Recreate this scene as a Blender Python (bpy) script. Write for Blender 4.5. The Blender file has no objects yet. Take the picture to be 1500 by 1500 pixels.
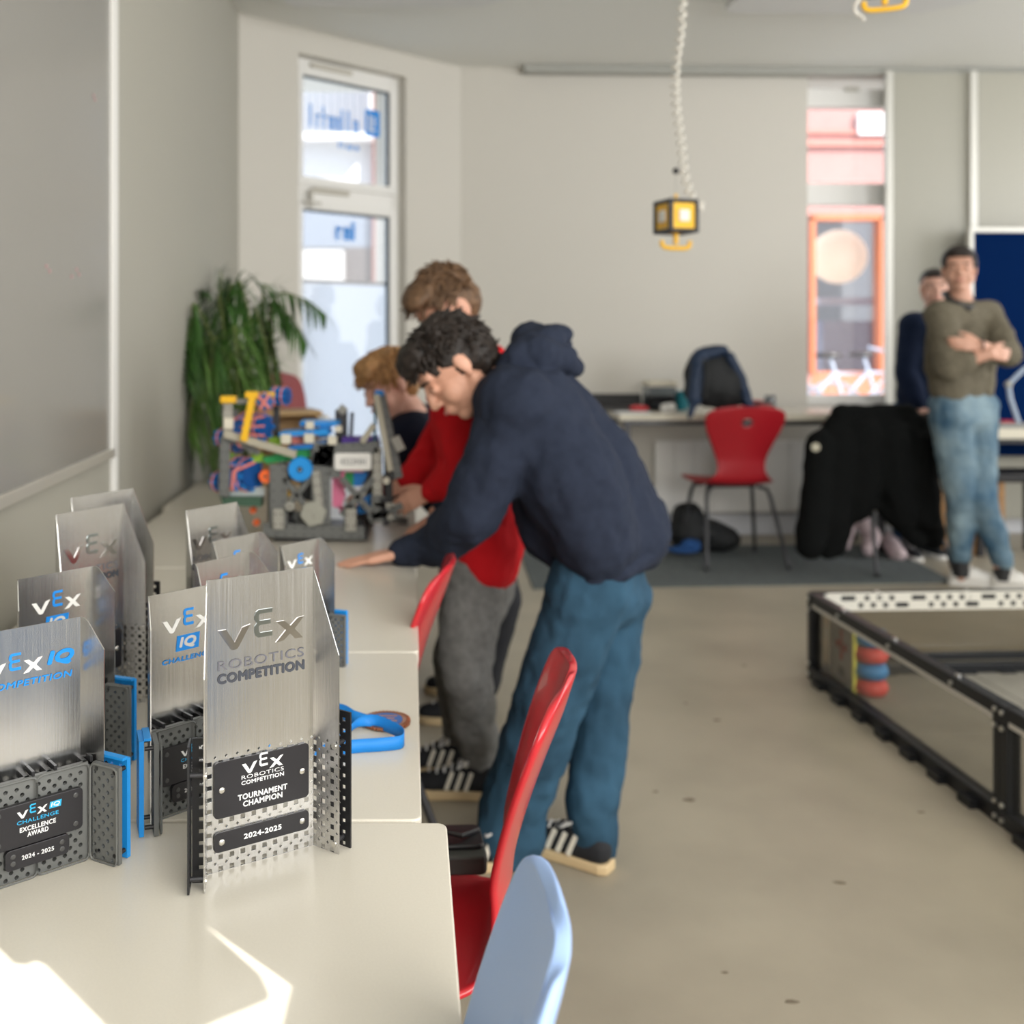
import bpy, bmesh, math, random
import numpy as np
from mathutils import Vector, Matrix, Quaternion, geometry, noise
random.seed(7)
SC = bpy.context.scene
COL = SC.collection
V = Vector
PI = math.pi
CAMH = 1.30

# ------------------------------------------------------------------ camera, exposure, world, sun, area lights
cd = bpy.data.cameras.new('camera'); cam = bpy.data.objects.new('camera', cd); COL.objects.link(cam)
cam.location = (0, 0, CAMH); cam.rotation_euler = (PI/2, 0, 0)
cd.sensor_width = 36; cd.lens = 36; cd.shift_x = 0.1; cd.shift_y = -0.17333
cd.clip_start = 0.05; cd.clip_end = 200
cd.dof.use_dof = True; cd.dof.focus_distance = 1.14; cd.dof.aperture_fstop = 3.9
SC.camera = cam
SC.view_settings.view_transform = 'Standard'; SC.view_settings.look = 'None'
SC.view_settings.gamma = 1; SC.view_settings.use_curve_mapping = False
SC.view_settings.exposure = 0.2
SC.cycles.use_denoising = True
SC.cycles.max_bounces = 8; SC.cycles.diffuse_bounces = 4; SC.cycles.glossy_bounces = 4
SC.cycles.transmission_bounces = 6; SC.cycles.transparent_max_bounces = 12
SC.cycles.sample_clamp_indirect = 8
SC.cycles.caustics_reflective = False; SC.cycles.caustics_refractive = False

wd = bpy.data.worlds.new('sky'); SC.world = wd; wd.use_nodes = True
wn = wd.node_tree.nodes; wn['Background'].inputs[0].default_value = (0.78, 0.88, 1.0, 1)
wn['Background'].inputs[1].default_value = 2.2

def lamp(name, kind, loc, dirv, energy, color, size=None, size_y=None, angle=None):
    d = bpy.data.lights.new(name, kind); d.energy = energy; d.color = color
    if kind == 'AREA':
        d.shape = 'RECTANGLE'; d.size = size; d.size_y = size_y
    if kind == 'SUN': d.angle = angle
    o = bpy.data.objects.new(name, d); COL.objects.link(o); o.location = loc
    o.rotation_euler = V(dirv).to_track_quat('-Z', 'Y').to_euler()
    return o
SUND = V((-.7071, .7071, -.8))
lamp('sun', 'SUN', (8, -8, 8), SUND, 9, (1, .95, .88), angle=math.radians(.12))
lamp('fill_light', 'AREA', (1.3, -.90, 1.95), (0, 1, .05), 98, (1, .975, .93), 2.4, 1.7)  # added area fill before the rear wall, not a real window
lamp('fill_light', 'AREA', (4.3, -.90, 1.9), (-.08, 1, .04), 150, (.95, .97, 1.0), 2.6, 1.7)  # added cool fill further right, no window there either
lamp('fill_light', 'AREA', (5.95, 4.4, 1.8), (-1, .0, -.05), 85, (.98, .98, 1.0), 3.6, 2.2)  # added side fill, the right wall behind it is solid

# ------------------------------------------------------------------ helpers
def P(px, py, Y):
    "point that the photograph shows at (px, py) when it is Y metres in front of the camera"
    return V(((px-600)/1500*Y, Y, CAMH-(py-490)/1500*Y))

class MB:
    def __init__(s): s.v = []; s.f = []
    def add(s, vs, fs, M=None):
        b = len(s.v)
        s.v += [(M @ V(p)) if M is not None else V(p) for p in vs]
        s.f += [tuple(i+b for i in f) for f in fs]
        return s
    def box(s, c, d, R=None):
        x, y, z = d[0]/2, d[1]/2, d[2]/2; c = V(c)
        vs = [V((a*x, b*y, e*z)) for a in (-1, 1) for b in (-1, 1) for e in (-1, 1)]
        if R is not None: vs = [R @ p for p in vs]
        return s.add([p+c for p in vs], [(0,1,3,2),(4,6,7,5),(0,4,5,1),(2,3,7,6),(0,2,6,4),(1,5,7,3)])
    def bar(s, p0, p1, w, d, side=(0,1,0)):
        "box from p0 to p1; d along side, w across"
        p0 = V(p0); p1 = V(p1); a = (p1-p0); L = a.length; a.normalize()
        sd = V(side); sd = (sd-a*sd.dot(a)).normalized(); n = a.cross(sd)
        R = Matrix((a, sd, n)).transposed()
        return s.box((p0+p1)/2, (L, d, w), R)
    def tube(s, pts, r, n=8, closed=False, caps=True):
        pts = [V(p) for p in pts]; m = len(pts)
        rs = r if isinstance(r, (list, tuple)) else [r]*m
        vs = []; up = None
        for i in range(m):
            if closed: t = pts[(i+1) % m]-pts[i-1]
            else: t = pts[min(i+1, m-1)]-pts[max(i-1, 0)]
            t.normalize()
            if up is None:
                up = V((0,0,1)) if abs(t.z) < .9 else V((1,0,0))
            up = (up-t*up.dot(t))
            if up.length < 1e-6: up = t.orthogonal()
            up.normalize(); b = t.cross(up)
            for k in range(n):
                a = 2*PI*k/n
                vs.append(pts[i]+(up*math.cos(a)+b*math.sin(a))*rs[i])
        fs = []
        for i in range(m if closed else m-1):
            j = (i+1) % m
            for k in range(n):
                l = (k+1) % n
                fs.append((i*n+k, i*n+l, j*n+l, j*n+k))
        if caps and not closed:
            fs.append(tuple(range(n-1, -1, -1))); fs.append(tuple((m-1)*n+k for k in range(n)))
        return s.add(vs, fs)
    def cyl(s, p0, p1, r0, r1=None, n=16):
        return s.tube([p0, p1], [r0, r0 if r1 is None else r1], n)
    def ell(s, c, r, R=None, nu=12, nv=8):
        c = V(c); r = (r, r, r) if isinstance(r, (int, float)) else r
        vs = [V((0, 0, r[2]))]
        for j in range(1, nv):
            t = PI*j/nv
            for i in range(nu):
                a = 2*PI*i/nu
                vs.append(V((r[0]*math.sin(t)*math.cos(a), r[1]*math.sin(t)*math.sin(a), r[2]*math.cos(t))))
        vs.append(V((0, 0, -r[2])))
        if R is not None: vs = [R @ p for p in vs]
        fs = [(0, 1+i, 1+(i+1) % nu) for i in range(nu)]
        for j in range(nv-2):
            for i in range(nu):
                a = 1+j*nu+i; b = 1+j*nu+(i+1) % nu
                fs.append((a, a+nu, b+nu, b))
        L = len(vs)-1; o = 1+(nv-2)*nu
        fs += [(L, o+(i+1) % nu, o+i) for i in range(nu)]
        return s.add([p+c for p in vs], fs)
    def prism(s, poly, z0, z1, M=None):
        n = len(poly)
        vs = [V((x, y, z0)) for x, y in poly]+[V((x, y, z1)) for x, y in poly]
        fs = [tuple(range(n-1, -1, -1)), tuple(range(n, 2*n))]
        fs += [(i, (i+1) % n, n+(i+1) % n, n+i) for i in range(n)]
        return s.add(vs, fs, M)
    def lathe(s, prof, c=(0,0,0), n=24, R=None):
        c = V(c); m = len(prof)
        vs = [V((r*math.cos(2*PI*k/n), r*math.sin(2*PI*k/n), z)) for r, z in prof for k in range(n)]
        if R is not None: vs = [R @ p for p in vs]
        fs = [(i*n+k, i*n+(k+1) % n, (i+1)*n+(k+1) % n, (i+1)*n+k) for i in range(m-1) for k in range(n)]
        fs += [tuple(range(n-1, -1, -1)), tuple((m-1)*n+k for k in range(n))]
        return s.add([p+c for p in vs], fs)
    def grid(s, rows):
        "rows of points"
        m = len(rows); n = len(rows[0])
        return s.add([p for r in rows for p in r], [(i*n+k, i*n+k+1, (i+1)*n+k+1, (i+1)*n+k) for i in range(m-1) for k in range(n-1)])
    def mesh(s, name, inv=None):
        me = bpy.data.meshes.new(name)
        vs = [inv @ p for p in s.v] if inv is not None else s.v
        me.from_pydata([tuple(p) for p in vs], [], s.f); me.validate(); me.update()
        return me

def rrect(w, h, r, n=4, cx=0, cy=0):
    out = []
    for sx, sy, a0 in ((1,1,0), (-1,1,PI/2), (-1,-1,PI), (1,-1,1.5*PI)):
        for k in range(n+1):
            a = a0+PI/2*k/n
            out.append((cx+sx*(w/2-r)+r*math.cos(a), cy+sy*(h/2-r)+r*math.sin(a)))
    return out

WINV = {}
def tag(o, label=None, cat=None, group=None, kind=None):
    if label: o['label'] = label
    if cat: o['category'] = cat
    if group: o['group'] = group
    if kind: o['kind'] = kind
    return o
def empty(name, label, cat, loc=(0,0,0), rz=0, group=None, scale=1):
    o = bpy.data.objects.new(name, None); COL.objects.link(o)
    o.location = loc; o.rotation_euler = (0, 0, rz); o.scale = (scale,)*3
    o.empty_display_size = .05
    tag(o, label, cat, group)
    WINV[o.name] = (Matrix.Translation(V(loc)) @ Matrix.Rotation(rz, 4, 'Z') @ Matrix.Scale(scale, 4)).inverted()
    return o
def root_of(o):
    while o.parent: o = o.parent
    return o
def obj(name, mb, mat, parent=None, world=False, smooth=None, bevel=0, kind=None, label=None, solid=0, subd=0, bseg=2):
    """one mesh object; world=True: the points are world coordinates although the object has a parent"""
    if isinstance(mb, MB):
        inv = WINV[root_of(parent).name] if (world and parent) else None
        me = mb.mesh(name, inv)
    else: me = mb
    if mat and not me.materials: me.materials.append(mat)
    o = bpy.data.objects.new(name, me); COL.objects.link(o)
    if parent: o.parent = parent
    if smooth is not None:
        if smooth >= 180: me.shade_smooth()
        else:
            me.shade_smooth(); 
            try: me.set_sharp_from_angle(angle=math.radians(smooth))
            except Exception: pass
    if solid:
        m = o.modifiers.new('solid', 'SOLIDIFY'); m.thickness = solid; m.offset = 0
    if bevel:
        m = o.modifiers.new('bevel', 'BEVEL'); m.width = bevel; m.segments = bseg; m.limit_method = 'ANGLE'; m.harden_normals = False
    if subd:
        m = o.modifiers.new('subd', 'SUBSURF'); m.levels = subd; m.render_levels = subd
    if kind: o['kind'] = kind
    if label: o['label'] = label
    return o
def single(name, mb, mat, label, cat, group=None, kind=None, **k):
    return tag(obj(name, mb, mat, **k), label, cat, group, kind)
def struct(name, mb, mat, **k): return tag(obj(name, mb, mat, **k), kind='structure')
def dup(root, loc, rz, label=None, group=None, scale=None):
    def cp(o, par):
        c = o.copy(); COL.objects.link(c); c.parent = par
        for ch in o.children: cp(ch, c)
        return c
    r = cp(root, None); r.location = loc; r.rotation_euler = (0, 0, rz)
    if scale: r.scale = (scale,)*3
    if label: r['label'] = label
    if group: r['group'] = group
    return r

# ------------------------------------------------------------------ materials
MATS = {}
def mat(name, col, rough=.6, metal=0, noise_s=0, noise_a=.0, bump=0, bump_s=200, stretch=(1,1,1), coat=0, emit=None, emit_s=0, trans=0, alpha=1, ior=1.45, col2=None, sheen=0, detail=4, spec=.5):
    if name in MATS: return MATS[name]
    m = bpy.data.materials.new(name); m.use_nodes = True; MATS[name] = m
    nt = m.node_tree; b = nt.nodes['Principled BSDF']
    c = tuple(col)+(1,)
    b.inputs['Base Color'].default_value = c; b.inputs['Roughness'].default_value = rough
    b.inputs['Metallic'].default_value = metal; b.inputs['IOR'].default_value = ior
    b.inputs['Specular IOR Level'].default_value = spec
    b.inputs['Coat Weight'].default_value = coat; b.inputs['Coat Roughness'].default_value = .05
    b.inputs['Transmission Weight'].default_value = trans; b.inputs['Alpha'].default_value = alpha
    b.inputs['Sheen Weight'].default_value = sheen
    if emit: b.inputs['Emission Color'].default_value = tuple(emit)+(1,); b.inputs['Emission Strength'].default_value = emit_s
    if noise_s or bump:
        tc = nt.nodes.new('ShaderNodeTexCoord'); mp = nt.nodes.new('ShaderNodeMapping')
        mp.inputs['Scale'].default_value = stretch
        nt.links.new(tc.outputs['Object'], mp.inputs['Vector'])
    if noise_s:
        n = nt.nodes.new('ShaderNodeTexNoise'); n.inputs['Scale'].default_value = noise_s; n.inputs['Detail'].default_value = detail
        nt.links.new(mp.outputs[0], n.inputs['Vector'])
        mx = nt.nodes.new('ShaderNodeMix'); mx.data_type = 'RGBA'
        c2 = tuple(col2)+(1,) if col2 else tuple(max(0, x*(1-noise_a)) for x in col)+(1,)
        c1 = c if col2 else tuple(min(1, x*(1+noise_a)) for x in col)+(1,)
        mx.inputs[6].default_value = c1; mx.inputs[7].default_value = c2
        r = nt.nodes.new('ShaderNodeMapRange'); r.inputs[1].default_value = .35; r.inputs[2].default_value = .65
        nt.links.new(n.outputs['Fac'], r.inputs[0]); nt.links.new(r.outputs[0], mx.inputs[0])
        nt.links.new(mx.outputs[2], b.inputs['Base Color'])
    if bump:
        n2 = nt.nodes.new('ShaderNodeTexNoise'); n2.inputs['Scale'].default_value = bump_s; n2.inputs['Detail'].default_value = 3
        nt.links.new(mp.outputs[0], n2.inputs['Vector'])
        bp = nt.nodes.new('ShaderNodeBump'); bp.inputs['Strength'].default_value = bump; bp.inputs['Distance'].default_value = .002
        nt.links.new(n2.outputs['Fac'], bp.inputs['Height']); nt.links.new(bp.outputs[0], b.inputs['Normal'])
    return m
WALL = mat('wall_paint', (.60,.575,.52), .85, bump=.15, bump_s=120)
WALL_L = mat('wall_paint_shaded', (.40,.387,.335), .85, bump=.15, bump_s=120)  # wall paint darkened, the left wall's shade is put into the colour
CEIL = mat('ceiling_paint', (.74,.74,.70), .9, bump=.1, bump_s=90)
PANELW = mat('white_panel', (.72,.71,.68), .45)
WHITE = mat('white_lacquer', (.74,.73,.70), .4)
FRAME = mat('window_frame_white', (.80,.79,.76), .4)
FLOOR = mat('floor_concrete', (.355,.318,.245), .42, noise_s=2.2, noise_a=.10, bump=.05, bump_s=60)
TABLE = mat('table_laminate', (.68,.64,.555), .27, noise_s=400, noise_a=.015)
TEDGE = mat('table_edge', (.62,.58,.47), .5)
BLACK = mat('black_plastic', (.016,.016,.018), .42)
DARK = mat('dark_metal', (.06,.06,.065), .4, .6)
MATDK = mat('mat_carpet', (.10,.115,.115), .95, noise_s=40, noise_a=.15, bump=.4, bump_s=500)
STEEL = None
CHROME = mat('chrome', (.75,.76,.78), .07, 1)
SILVER = mat('screw_silver', (.72,.70,.66), .25, 1)
RED = mat('red_shell', (.55,.02,.03), .28, coat=.4)
REDDK = mat('dull_red_shell', (.26,.055,.06), .4)
BLUESH = mat('light_blue_shell', (.36,.52,.86), .45, bump=.12, bump_s=500)
GREYP = mat('grey_plastic', (.145,.15,.145), .5)
LGREY = mat('light_grey_plastic', (.36,.35,.31), .5)
BLUEP = mat('blue_plastic', (.01,.20,.60), .4)
BLUEB = mat('bright_blue_plastic', (.015,.30,.80), .4)
BLUED = mat('deep_blue_plastic', (.01,.09,.33), .45)
PINK = mat('pink_plastic', (.85,.22,.38), .5)
SALMON = mat('salmon_rubber', (.80,.24,.20), .5)
ORANGE = mat('orange_plastic', (.95,.16,.03), .45)
YELLOW = mat('yellow_plastic', (.88,.50,.02), .42)
GREEN = mat('green_plastic', (.02,.32,.09), .45)
LIME = mat('lime_plastic', (.28,.50,.04), .5)
PURPLE = mat('purple_plastic', (.10,.04,.36), .5)
CREAM = mat('cream_plastic', (.70,.66,.55), .5)
INKB = mat('blue_print', (.01,.25,.75), .4)
INKW = mat('white_print', (.85,.85,.85), .4)
INKK = mat('dark_print', (.05,.055,.07), .45)
INKG = mat('grey_print', (.13,.13,.15), .45)
PLAQUE = mat('black_plaque', (.02,.019,.022), .33)
SKIN = mat('skin', (.62,.33,.23), .5, noise_s=25, noise_a=.05)
SKIN2 = mat('skin_pale', (.66,.38,.29), .5, noise_s=25, noise_a=.05)
def glass(name, col=(1,1,1), rough=0.0, tint=.9, refl=.08):
    m = bpy.data.materials.new(name); m.use_nodes = True; nt = m.node_tree; nt.nodes.clear()
    o = nt.nodes.new('ShaderNodeOutputMaterial'); t = nt.nodes.new('ShaderNodeBsdfTransparent'); g = nt.nodes.new('ShaderNodeBsdfGlossy')
    t.inputs[0].default_value = tuple(c*tint for c in col)+(1,); g.inputs['Roughness'].default_value = rough
    g.inputs[0].default_value = (1,1,1,1)
    mx = nt.nodes.new('ShaderNodeMixShader'); fr = nt.nodes.new('ShaderNodeLayerWeight')
    pw = nt.nodes.new('ShaderNodeMath'); pw.operation = 'POWER'; pw.inputs[1].default_value = 5
    ad = nt.nodes.new('ShaderNodeMath'); ad.operation = 'MULTIPLY_ADD'; ad.inputs[1].default_value = .8; ad.inputs[2].default_value = .04
    nt.links.new(fr.outputs['Facing'], pw.inputs[0]); nt.links.new(pw.outputs[0], ad.inputs[0]); nt.links.new(ad.outputs[0], mx.inputs[0])
    nt.links.new(t.outputs[0], mx.inputs[1]); nt.links.new(g.outputs[0], mx.inputs[2]); nt.links.new(mx.outputs[0], o.inputs[0])
    return m
GLASS = glass('window_glass')
POLY = glass('clear_polycarbonate', (.97,.94,.88), .05, .80)

def brushed(name, col, rough, axis_scale=(1,1,1)):
    m = bpy.data.materials.new(name); m.use_nodes = True; nt = m.node_tree; b = nt.nodes['Principled BSDF']
    b.inputs['Metallic'].default_value = 1
    tc = nt.nodes.new('ShaderNodeTexCoord'); mp = nt.nodes.new('ShaderNodeMapping'); mp.inputs['Scale'].default_value = (900, 900, 9)
    n = nt.nodes.new('ShaderNodeTexNoise'); n.inputs['Scale'].default_value = 1; n.inputs['Detail'].default_value = 5; n.inputs['Roughness'].default_value = .7
    nt.links.new(tc.outputs['Object'], mp.inputs[0]); nt.links.new(mp.outputs[0], n.inputs['Vector'])
    cr = nt.nodes.new('ShaderNodeMapRange'); cr.inputs[1].default_value = .3; cr.inputs[2].default_value = .7
    cr.inputs[3].default_value = rough-.04; cr.inputs[4].default_value = rough+.06
    nt.links.new(n.outputs['Fac'], cr.inputs[0]); nt.links.new(cr.outputs[0], b.inputs['Roughness'])
    mx = nt.nodes.new('ShaderNodeMix'); mx.data_type = 'RGBA'
    mx.inputs[6].default_value = tuple(c*.86 for c in col)+(1,); mx.inputs[7].default_value = tuple(min(1, c*1.08) for c in col)+(1,)
    nt.links.new(n.outputs['Fac'], mx.inputs[0]); nt.links.new(mx.outputs[2], b.inputs['Base Color'])
    bp = nt.nodes.new('ShaderNodeBump'); bp.inputs['Strength'].default_value = .22; bp.inputs['Distance'].default_value = .0004
    nt.links.new(n.outputs['Fac'], bp.inputs['Height']); nt.links.new(bp.outputs[0], b.inputs['Normal'])
    return m
STEEL = brushed('brushed_aluminium', (.68,.675,.67), .21)
# ------------------------------------------------------------------ the room
CEILZ = 3.027
WL0 = V((-.72, -1.45, 0)); WL1 = V((-.917, 5.50, 0)); WB = V((.33, 6.61, 0)); WR = V((6.2, 6.61+.035*5.87, 0))
def wallbox(name, a, b, z0, z1, th, m=WALL, side=1, parent=None):
    "upright slab from a to b whose inner face runs through a-b; th grows to the outside"
    a = V(a); b = V(b); d = (b-a).normalized(); n = V((-d.y, d.x, 0))*side
    mb = MB(); q = [a, b, b+n*th, a+n*th]
    mb.add([V((p.x, p.y, z)) for z in (z0, z1) for p in q], [(3,2,1,0),(4,5,6,7),(0,1,5,4),(1,2,6,5),(2,3,7,6),(3,0,4,7)])
    return mb
mb = MB().add([(-1.2,-1.8,0),(6.6,-1.8,0),(6.6,7.2,0),(-1.2,7.2,0),(-1.2,-1.8,-.1),(6.6,-1.8,-.1),(6.6,7.2,-.1),(-1.2,7.2,-.1)],
              [(0,1,2,3),(7,6,5,4),(0,4,5,1),(1,5,6,2),(2,6,7,3),(3,7,4,0)])
struct('floor', mb, FLOOR)
# small specks and scuffs on the floor
mb = MB()
for px, py, r in ((1010,1172,.018),(1230,1293,.012),(1062,1425,.006),(1160,1468,.012),(1050,1055,.012),(1090,975,.008),(1005,1030,.006),(1350,1190,.008),(960,1160,.007)):
    y = 1950/(py-490); c = P(px, py, y); pts = []
    for k in range(9):
        a = 2*PI*k/9; rr = r*random.uniform(.5, 1)
        pts.append((c.x+rr*math.cos(a)*1.5, c.y+rr*math.sin(a)*.7))
    mb.prism(pts, 0, .0012)
tag(obj('floor_specks', mb, mat('speck', (.16,.13,.09), .8)), 'small dark crumbs scattered on the concrete floor', 'crumbs', kind='stuff')
mb = MB().box((2.7, 3.1515, CEILZ+.05), (7.8, 8.295, .1)); struct('ceiling', mb, CEIL)
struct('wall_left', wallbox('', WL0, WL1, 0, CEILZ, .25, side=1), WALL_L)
# wall_window: slanting wall holding the narrow window (pieces around the opening)
dW = (WB-WL1).normalized(); LW = (WB-WL1).length; nW = V((-dW.y, dW.x, 0))
s0, s1 = .2335*LW, .7186*LW; zb, zt = .30, 2.885
mb = MB()
for a, b, z0, z1 in ((0, s0, 0, CEILZ), (s1, LW, 0, CEILZ), (s0, s1, 0, zb), (s0, s1, zt, CEILZ)):
    mb.v += []; w = wallbox('', WL1+dW*a, WL1+dW*b, z0, z1, .3, side=1); mb.add(w.v, w.f)
struct('wall_window_side', mb, WALL)
# back wall with the tall opening
dB = (WR-WB).normalized(); nB = V((-dB.y, dB.x, 0))
def onB(px):  # distance along the back wall where the photograph column px hits it
    k = (px-600)/1500
    t = (k*WB.y-WB.x)/(dB.x-k*dB.y); return t
b0, b1 = onB(1183), onB(1352)
mb = MB()
for a, b, z0, z1 in ((0, b0, 0, CEILZ), (b1, (WR-WB).length, 0, CEILZ), (b0, b1, 0, .84), (b0, b1, 3.0, CEILZ)):
    w = wallbox('', WB+dB*a, WB+dB*b, z0, z1, .38, side=1); mb.add(w.v, w.f)
struct('wall_back', mb, WALL)
struct('wall_right', wallbox('', (6.2, 7.0, 0), (6.2, -1.5, 0), 0, CEILZ, .2, side=1), WALL)
# unseen wall behind the camera, openings made up to shape the table's sun patches
cu = bpy.data.curves.new('wall_rear', 'CURVE'); cu.dimensions = '2D'; cu.fill_mode = 'BOTH'; cu.extrude = .004
def tr(px, py):
    y = 870/(py-490); x = (px-600)/1500*y; t = (y+1.0)/.7071
    return (x+y+1.0, .72+.8*t)
A1 = [tr(-300,1362), tr(-30,1357), tr(22,1408), tr(44,1410), tr(54,1404), tr(68,1410), tr(158,1500), tr(260,1600), tr(-400,1600)]
B1 = [tr(292,1352), tr(382,1432), tr(395,1461), tr(300,1500), tr(262,1528), tr(400,1528), tr(412,1500), tr(427,1440), tr(305,1354)]
for poly in ([(-.9,0),(6.4,0),(6.4,CEILZ+.06),(-.9,CEILZ+.06)], A1, B1):
    sp = cu.splines.new('POLY'); sp.points.add(len(poly)-1)
    for i, (x, z) in enumerate(poly): sp.points[i].co = (x, z, 0, 1)
    sp.use_cyclic_u = True
co = bpy.data.objects.new('tmp', cu); COL.objects.link(co)
dg = bpy.context.evaluated_depsgraph_get(); me = bpy.data.meshes.new_from_object(co.evaluated_get(dg)); bpy.data.objects.remove(co)
me.transform(Matrix.Translation((0,-1.0,0)) @ Matrix.Rotation(PI/2, 4, 'X'))
me.materials.clear(); struct('wall_rear', me, WALL)
# baseboard along the back wall, ceiling track
mb = MB(); w = wallbox('', WB+dB*.02, WR, 0, .135, .03, side=-1); mb.add(w.v, w.f); struct('baseboard_back', mb, mat('baseboard', (.62,.63,.66), .5), bevel=.004)
mb = MB(); a = WB+dB*onB(765); w = wallbox('', a, WR, CEILZ-.05, CEILZ, .09, side=-1); mb.add(w.v, w.f)
struct('trim_1', mb, mat('track_grey', (.34,.34,.31), .5, .3), bevel=.003)

# ---- window 1 in the slanting wall
def onW(s, off, z): p = WL1+dW*s+nW*off; return V((p.x, p.y, z))
def wbar(mb, sa, sb, za, zb_, off, th):
    mb.add([onW(s, o, z) for z in (za, zb_) for s, o in ((sa, off), (sb, off), (sb, off+th), (sa, off+th))],
           [(3,2,1,0),(4,5,6,7),(0,1,5,4),(1,2,6,5),(2,3,7,6),(3,0,4,7)])
O = .07
win = struct('window_1', MB(), None)
mb = MB()
wbar(mb, s0, s0+.045, zb, zt, O, .08); wbar(mb, s1-.05, s1, zb, zt, O, .08); wbar(mb, s0+.045, s1-.05, zt-.05, zt, O, .08)
wbar(mb, s0+.045, s1-.05, zb, zb+.06, O, .08); wbar(mb, s0+.045, s1-.05, 2.06, 2.17, O, .08)
obj('window_frame', mb, FRAME, win, bevel=.004)
def sash(za, zb_):
    mb = MB(); a, b = s0+.035, s1-.04; w = .05; o = O-.025
    wbar(mb, a, a+w-.02, za, zb_, o, .07); wbar(mb, b-w, b, za, zb_, o, .07); wbar(mb, a+w-.02, b-w, za, za+w, o, .07); wbar(mb, a+w-.02, b-w, zb_-w, zb_, o, .07)
    s = obj('sash', mb, FRAME, win, bevel=.005)
    mb = MB(); wbar(mb, a+w-.02, b-w, za+w, zb_-w, o+.03, .008); obj('pane', mb, GLASS, s)
    mb = MB()
    for aa, bb, c, d in ((a+w-.02, a+w-.012, za+w, zb_-w), (b-w-.012, b-w, za+w, zb_-w), (a+w-.02, b-w, zb_-w-.012, zb_-w)): wbar(mb, aa, bb, c, d, o+.012, .018)
    obj('gasket', mb, mat('gasket', (.05,.07,.09), .6), s)
    return s
up = sash(2.155, 2.835); lo = sash(zb+.04, 2.07)
mb = MB(); wbar(mb, s0+.13, s0+.42, 2.835, 2.86, O-.03, .03); wbar(mb, s0+.14, s0+.4, 2.12, 2.145, O-.03, .03); obj('vent_strip', mb, mat('vent_grey', (.50,.47,.40), .5), win)
mb = MB(); wbar(mb, s0+.1, s0+.12, 2.03, 2.13, O-.05, .03); wbar(mb, s0+.05, s0+.17, 2.045, 2.06, O-.06, .02); obj('latch', mb, mat('latch_grey', (.5,.48,.43), .4), win)
# frosted film on the lower pane
FILM = bpy.data.materials.new('frosted_film'); FILM.use_nodes = True
nt = FILM.node_tree; nt.nodes.clear(); o_ = nt.nodes.new('ShaderNodeOutputMaterial'); d_ = nt.nodes.new('ShaderNodeBsdfDiffuse'); t_ = nt.nodes.new('ShaderNodeBsdfTranslucent'); m_ = nt.nodes.new('ShaderNodeMixShader')
d_.inputs[0].default_value = (.75,.77,.80,1); t_.inputs[0].default_value = (.66,.69,.74,1); m_.inputs[0].default_value = .90
nt.links.new(d_.outputs[0], m_.inputs[1]); nt.links.new(t_.outputs[0], m_.inputs[2]); nt.links.new(m_.outputs[0], o_.inputs[0])
mb = MB().add([onW(s0+.066, O+.012, zb+.09), onW(s1-.092, O+.012, zb+.09), onW(s1-.092, O+.012, 1.60), onW(s0+.066, O+.012, 1.60)], [(0,1,2,3)]); obj('frosted_film', mb, FILM, lo)
mb = MB(); wbar(mb, s0+.066, s1-.092, 1.60, 1.62, O+.014, .003); obj('film_edge', mb, mat('film_edge', (.25,.26,.28), .5), lo)
# blue lettering stuck on the panes, seen from its back
mb = MB(); rnd = random.Random(3)
def glyphs(mb, sa, sb, z, h, n, w):
    for i in range(n):
        s = sa+(sb-sa)*i/n
        k = rnd.random()
        wbar(mb, s, s+w, z, z+h*(1.0 if k < .4 else .65), O-.0, .003)
        if k > .25: wbar(mb, s, s+(sb-sa)/n*.7, z+h*.5, z+h*.5+w, O, .003)
        if k > .6: wbar(mb, s+(sb-sa)/n*.5, s+(sb-sa)/n*.5+w, z, z+h*.6, O, .003)
glyphs(mb, s0+.13, s0+.50, 2.50, .13, 8, .012)
glyphs(mb, s0+.34, s0+.50, 2.40, .04, 5, .008)
obj('lettering', mb, INKB, up)
mb = MB(); wbar(mb, s0+.545, s0+.655, 2.50, 2.66, O, .003); lg = obj('logo', mb, INKB, up)
mb = MB(); wbar(mb, s0+.565, s0+.58, 2.53, 2.63, O-.003, .003); wbar(mb, s0+.58, s0+.62, 2.53, 2.545, O-.003, .003); wbar(mb, s0+.6, s0+.615, 2.56, 2.62, O-.003, .003); obj('logo_mark', mb, INKW, up)
mb = MB(); glyphs(mb, s0+.32, s0+.5, 1.86, .11, 3, .022); obj('lettering', mb, INKB, lo)

# ---- window 2 in the back wall
def onBk(s, off, z): p = WB+dB*s+nB*off; return V((p.x, p.y, z))
def bbar(mb, sa, sb, za, zb_, off, th):
    mb.add([onBk(s, o, z) for z in (za, zb_) for s, o in ((sa, off), (sb, off), (sb, off+th), (sa, off+th))],
           [(3,2,1,0),(4,5,6,7),(0,1,5,4),(1,2,6,5),(2,3,7,6),(3,0,4,7)])
win2 = struct('window_2', MB(), None)
mb = MB(); c0, c1 = b0-.02, b1+.02
bbar(mb, c0, c0+.03, .84, 3.0, .07, .07); bbar(mb, c1-.03, c1+.06, .84, 3.0, .07, .07); bbar(mb, c0, c1, 2.80, 2.92, .05, .09); bbar(mb, c0, c1, .84, .90, .07, .07)
bbar(mb, c0, c1, 2.155, 2.30, .07, .07)
obj('window_frame', mb, FRAME, win2, bevel=.005)
for za, zb_ in ((.9,2.155),(2.30,2.80)):
    mb = MB(); bbar(mb, c0+.03, c1-.03, za, zb_, .10, .008); obj('pane', mb, GLASS, win2)
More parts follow.
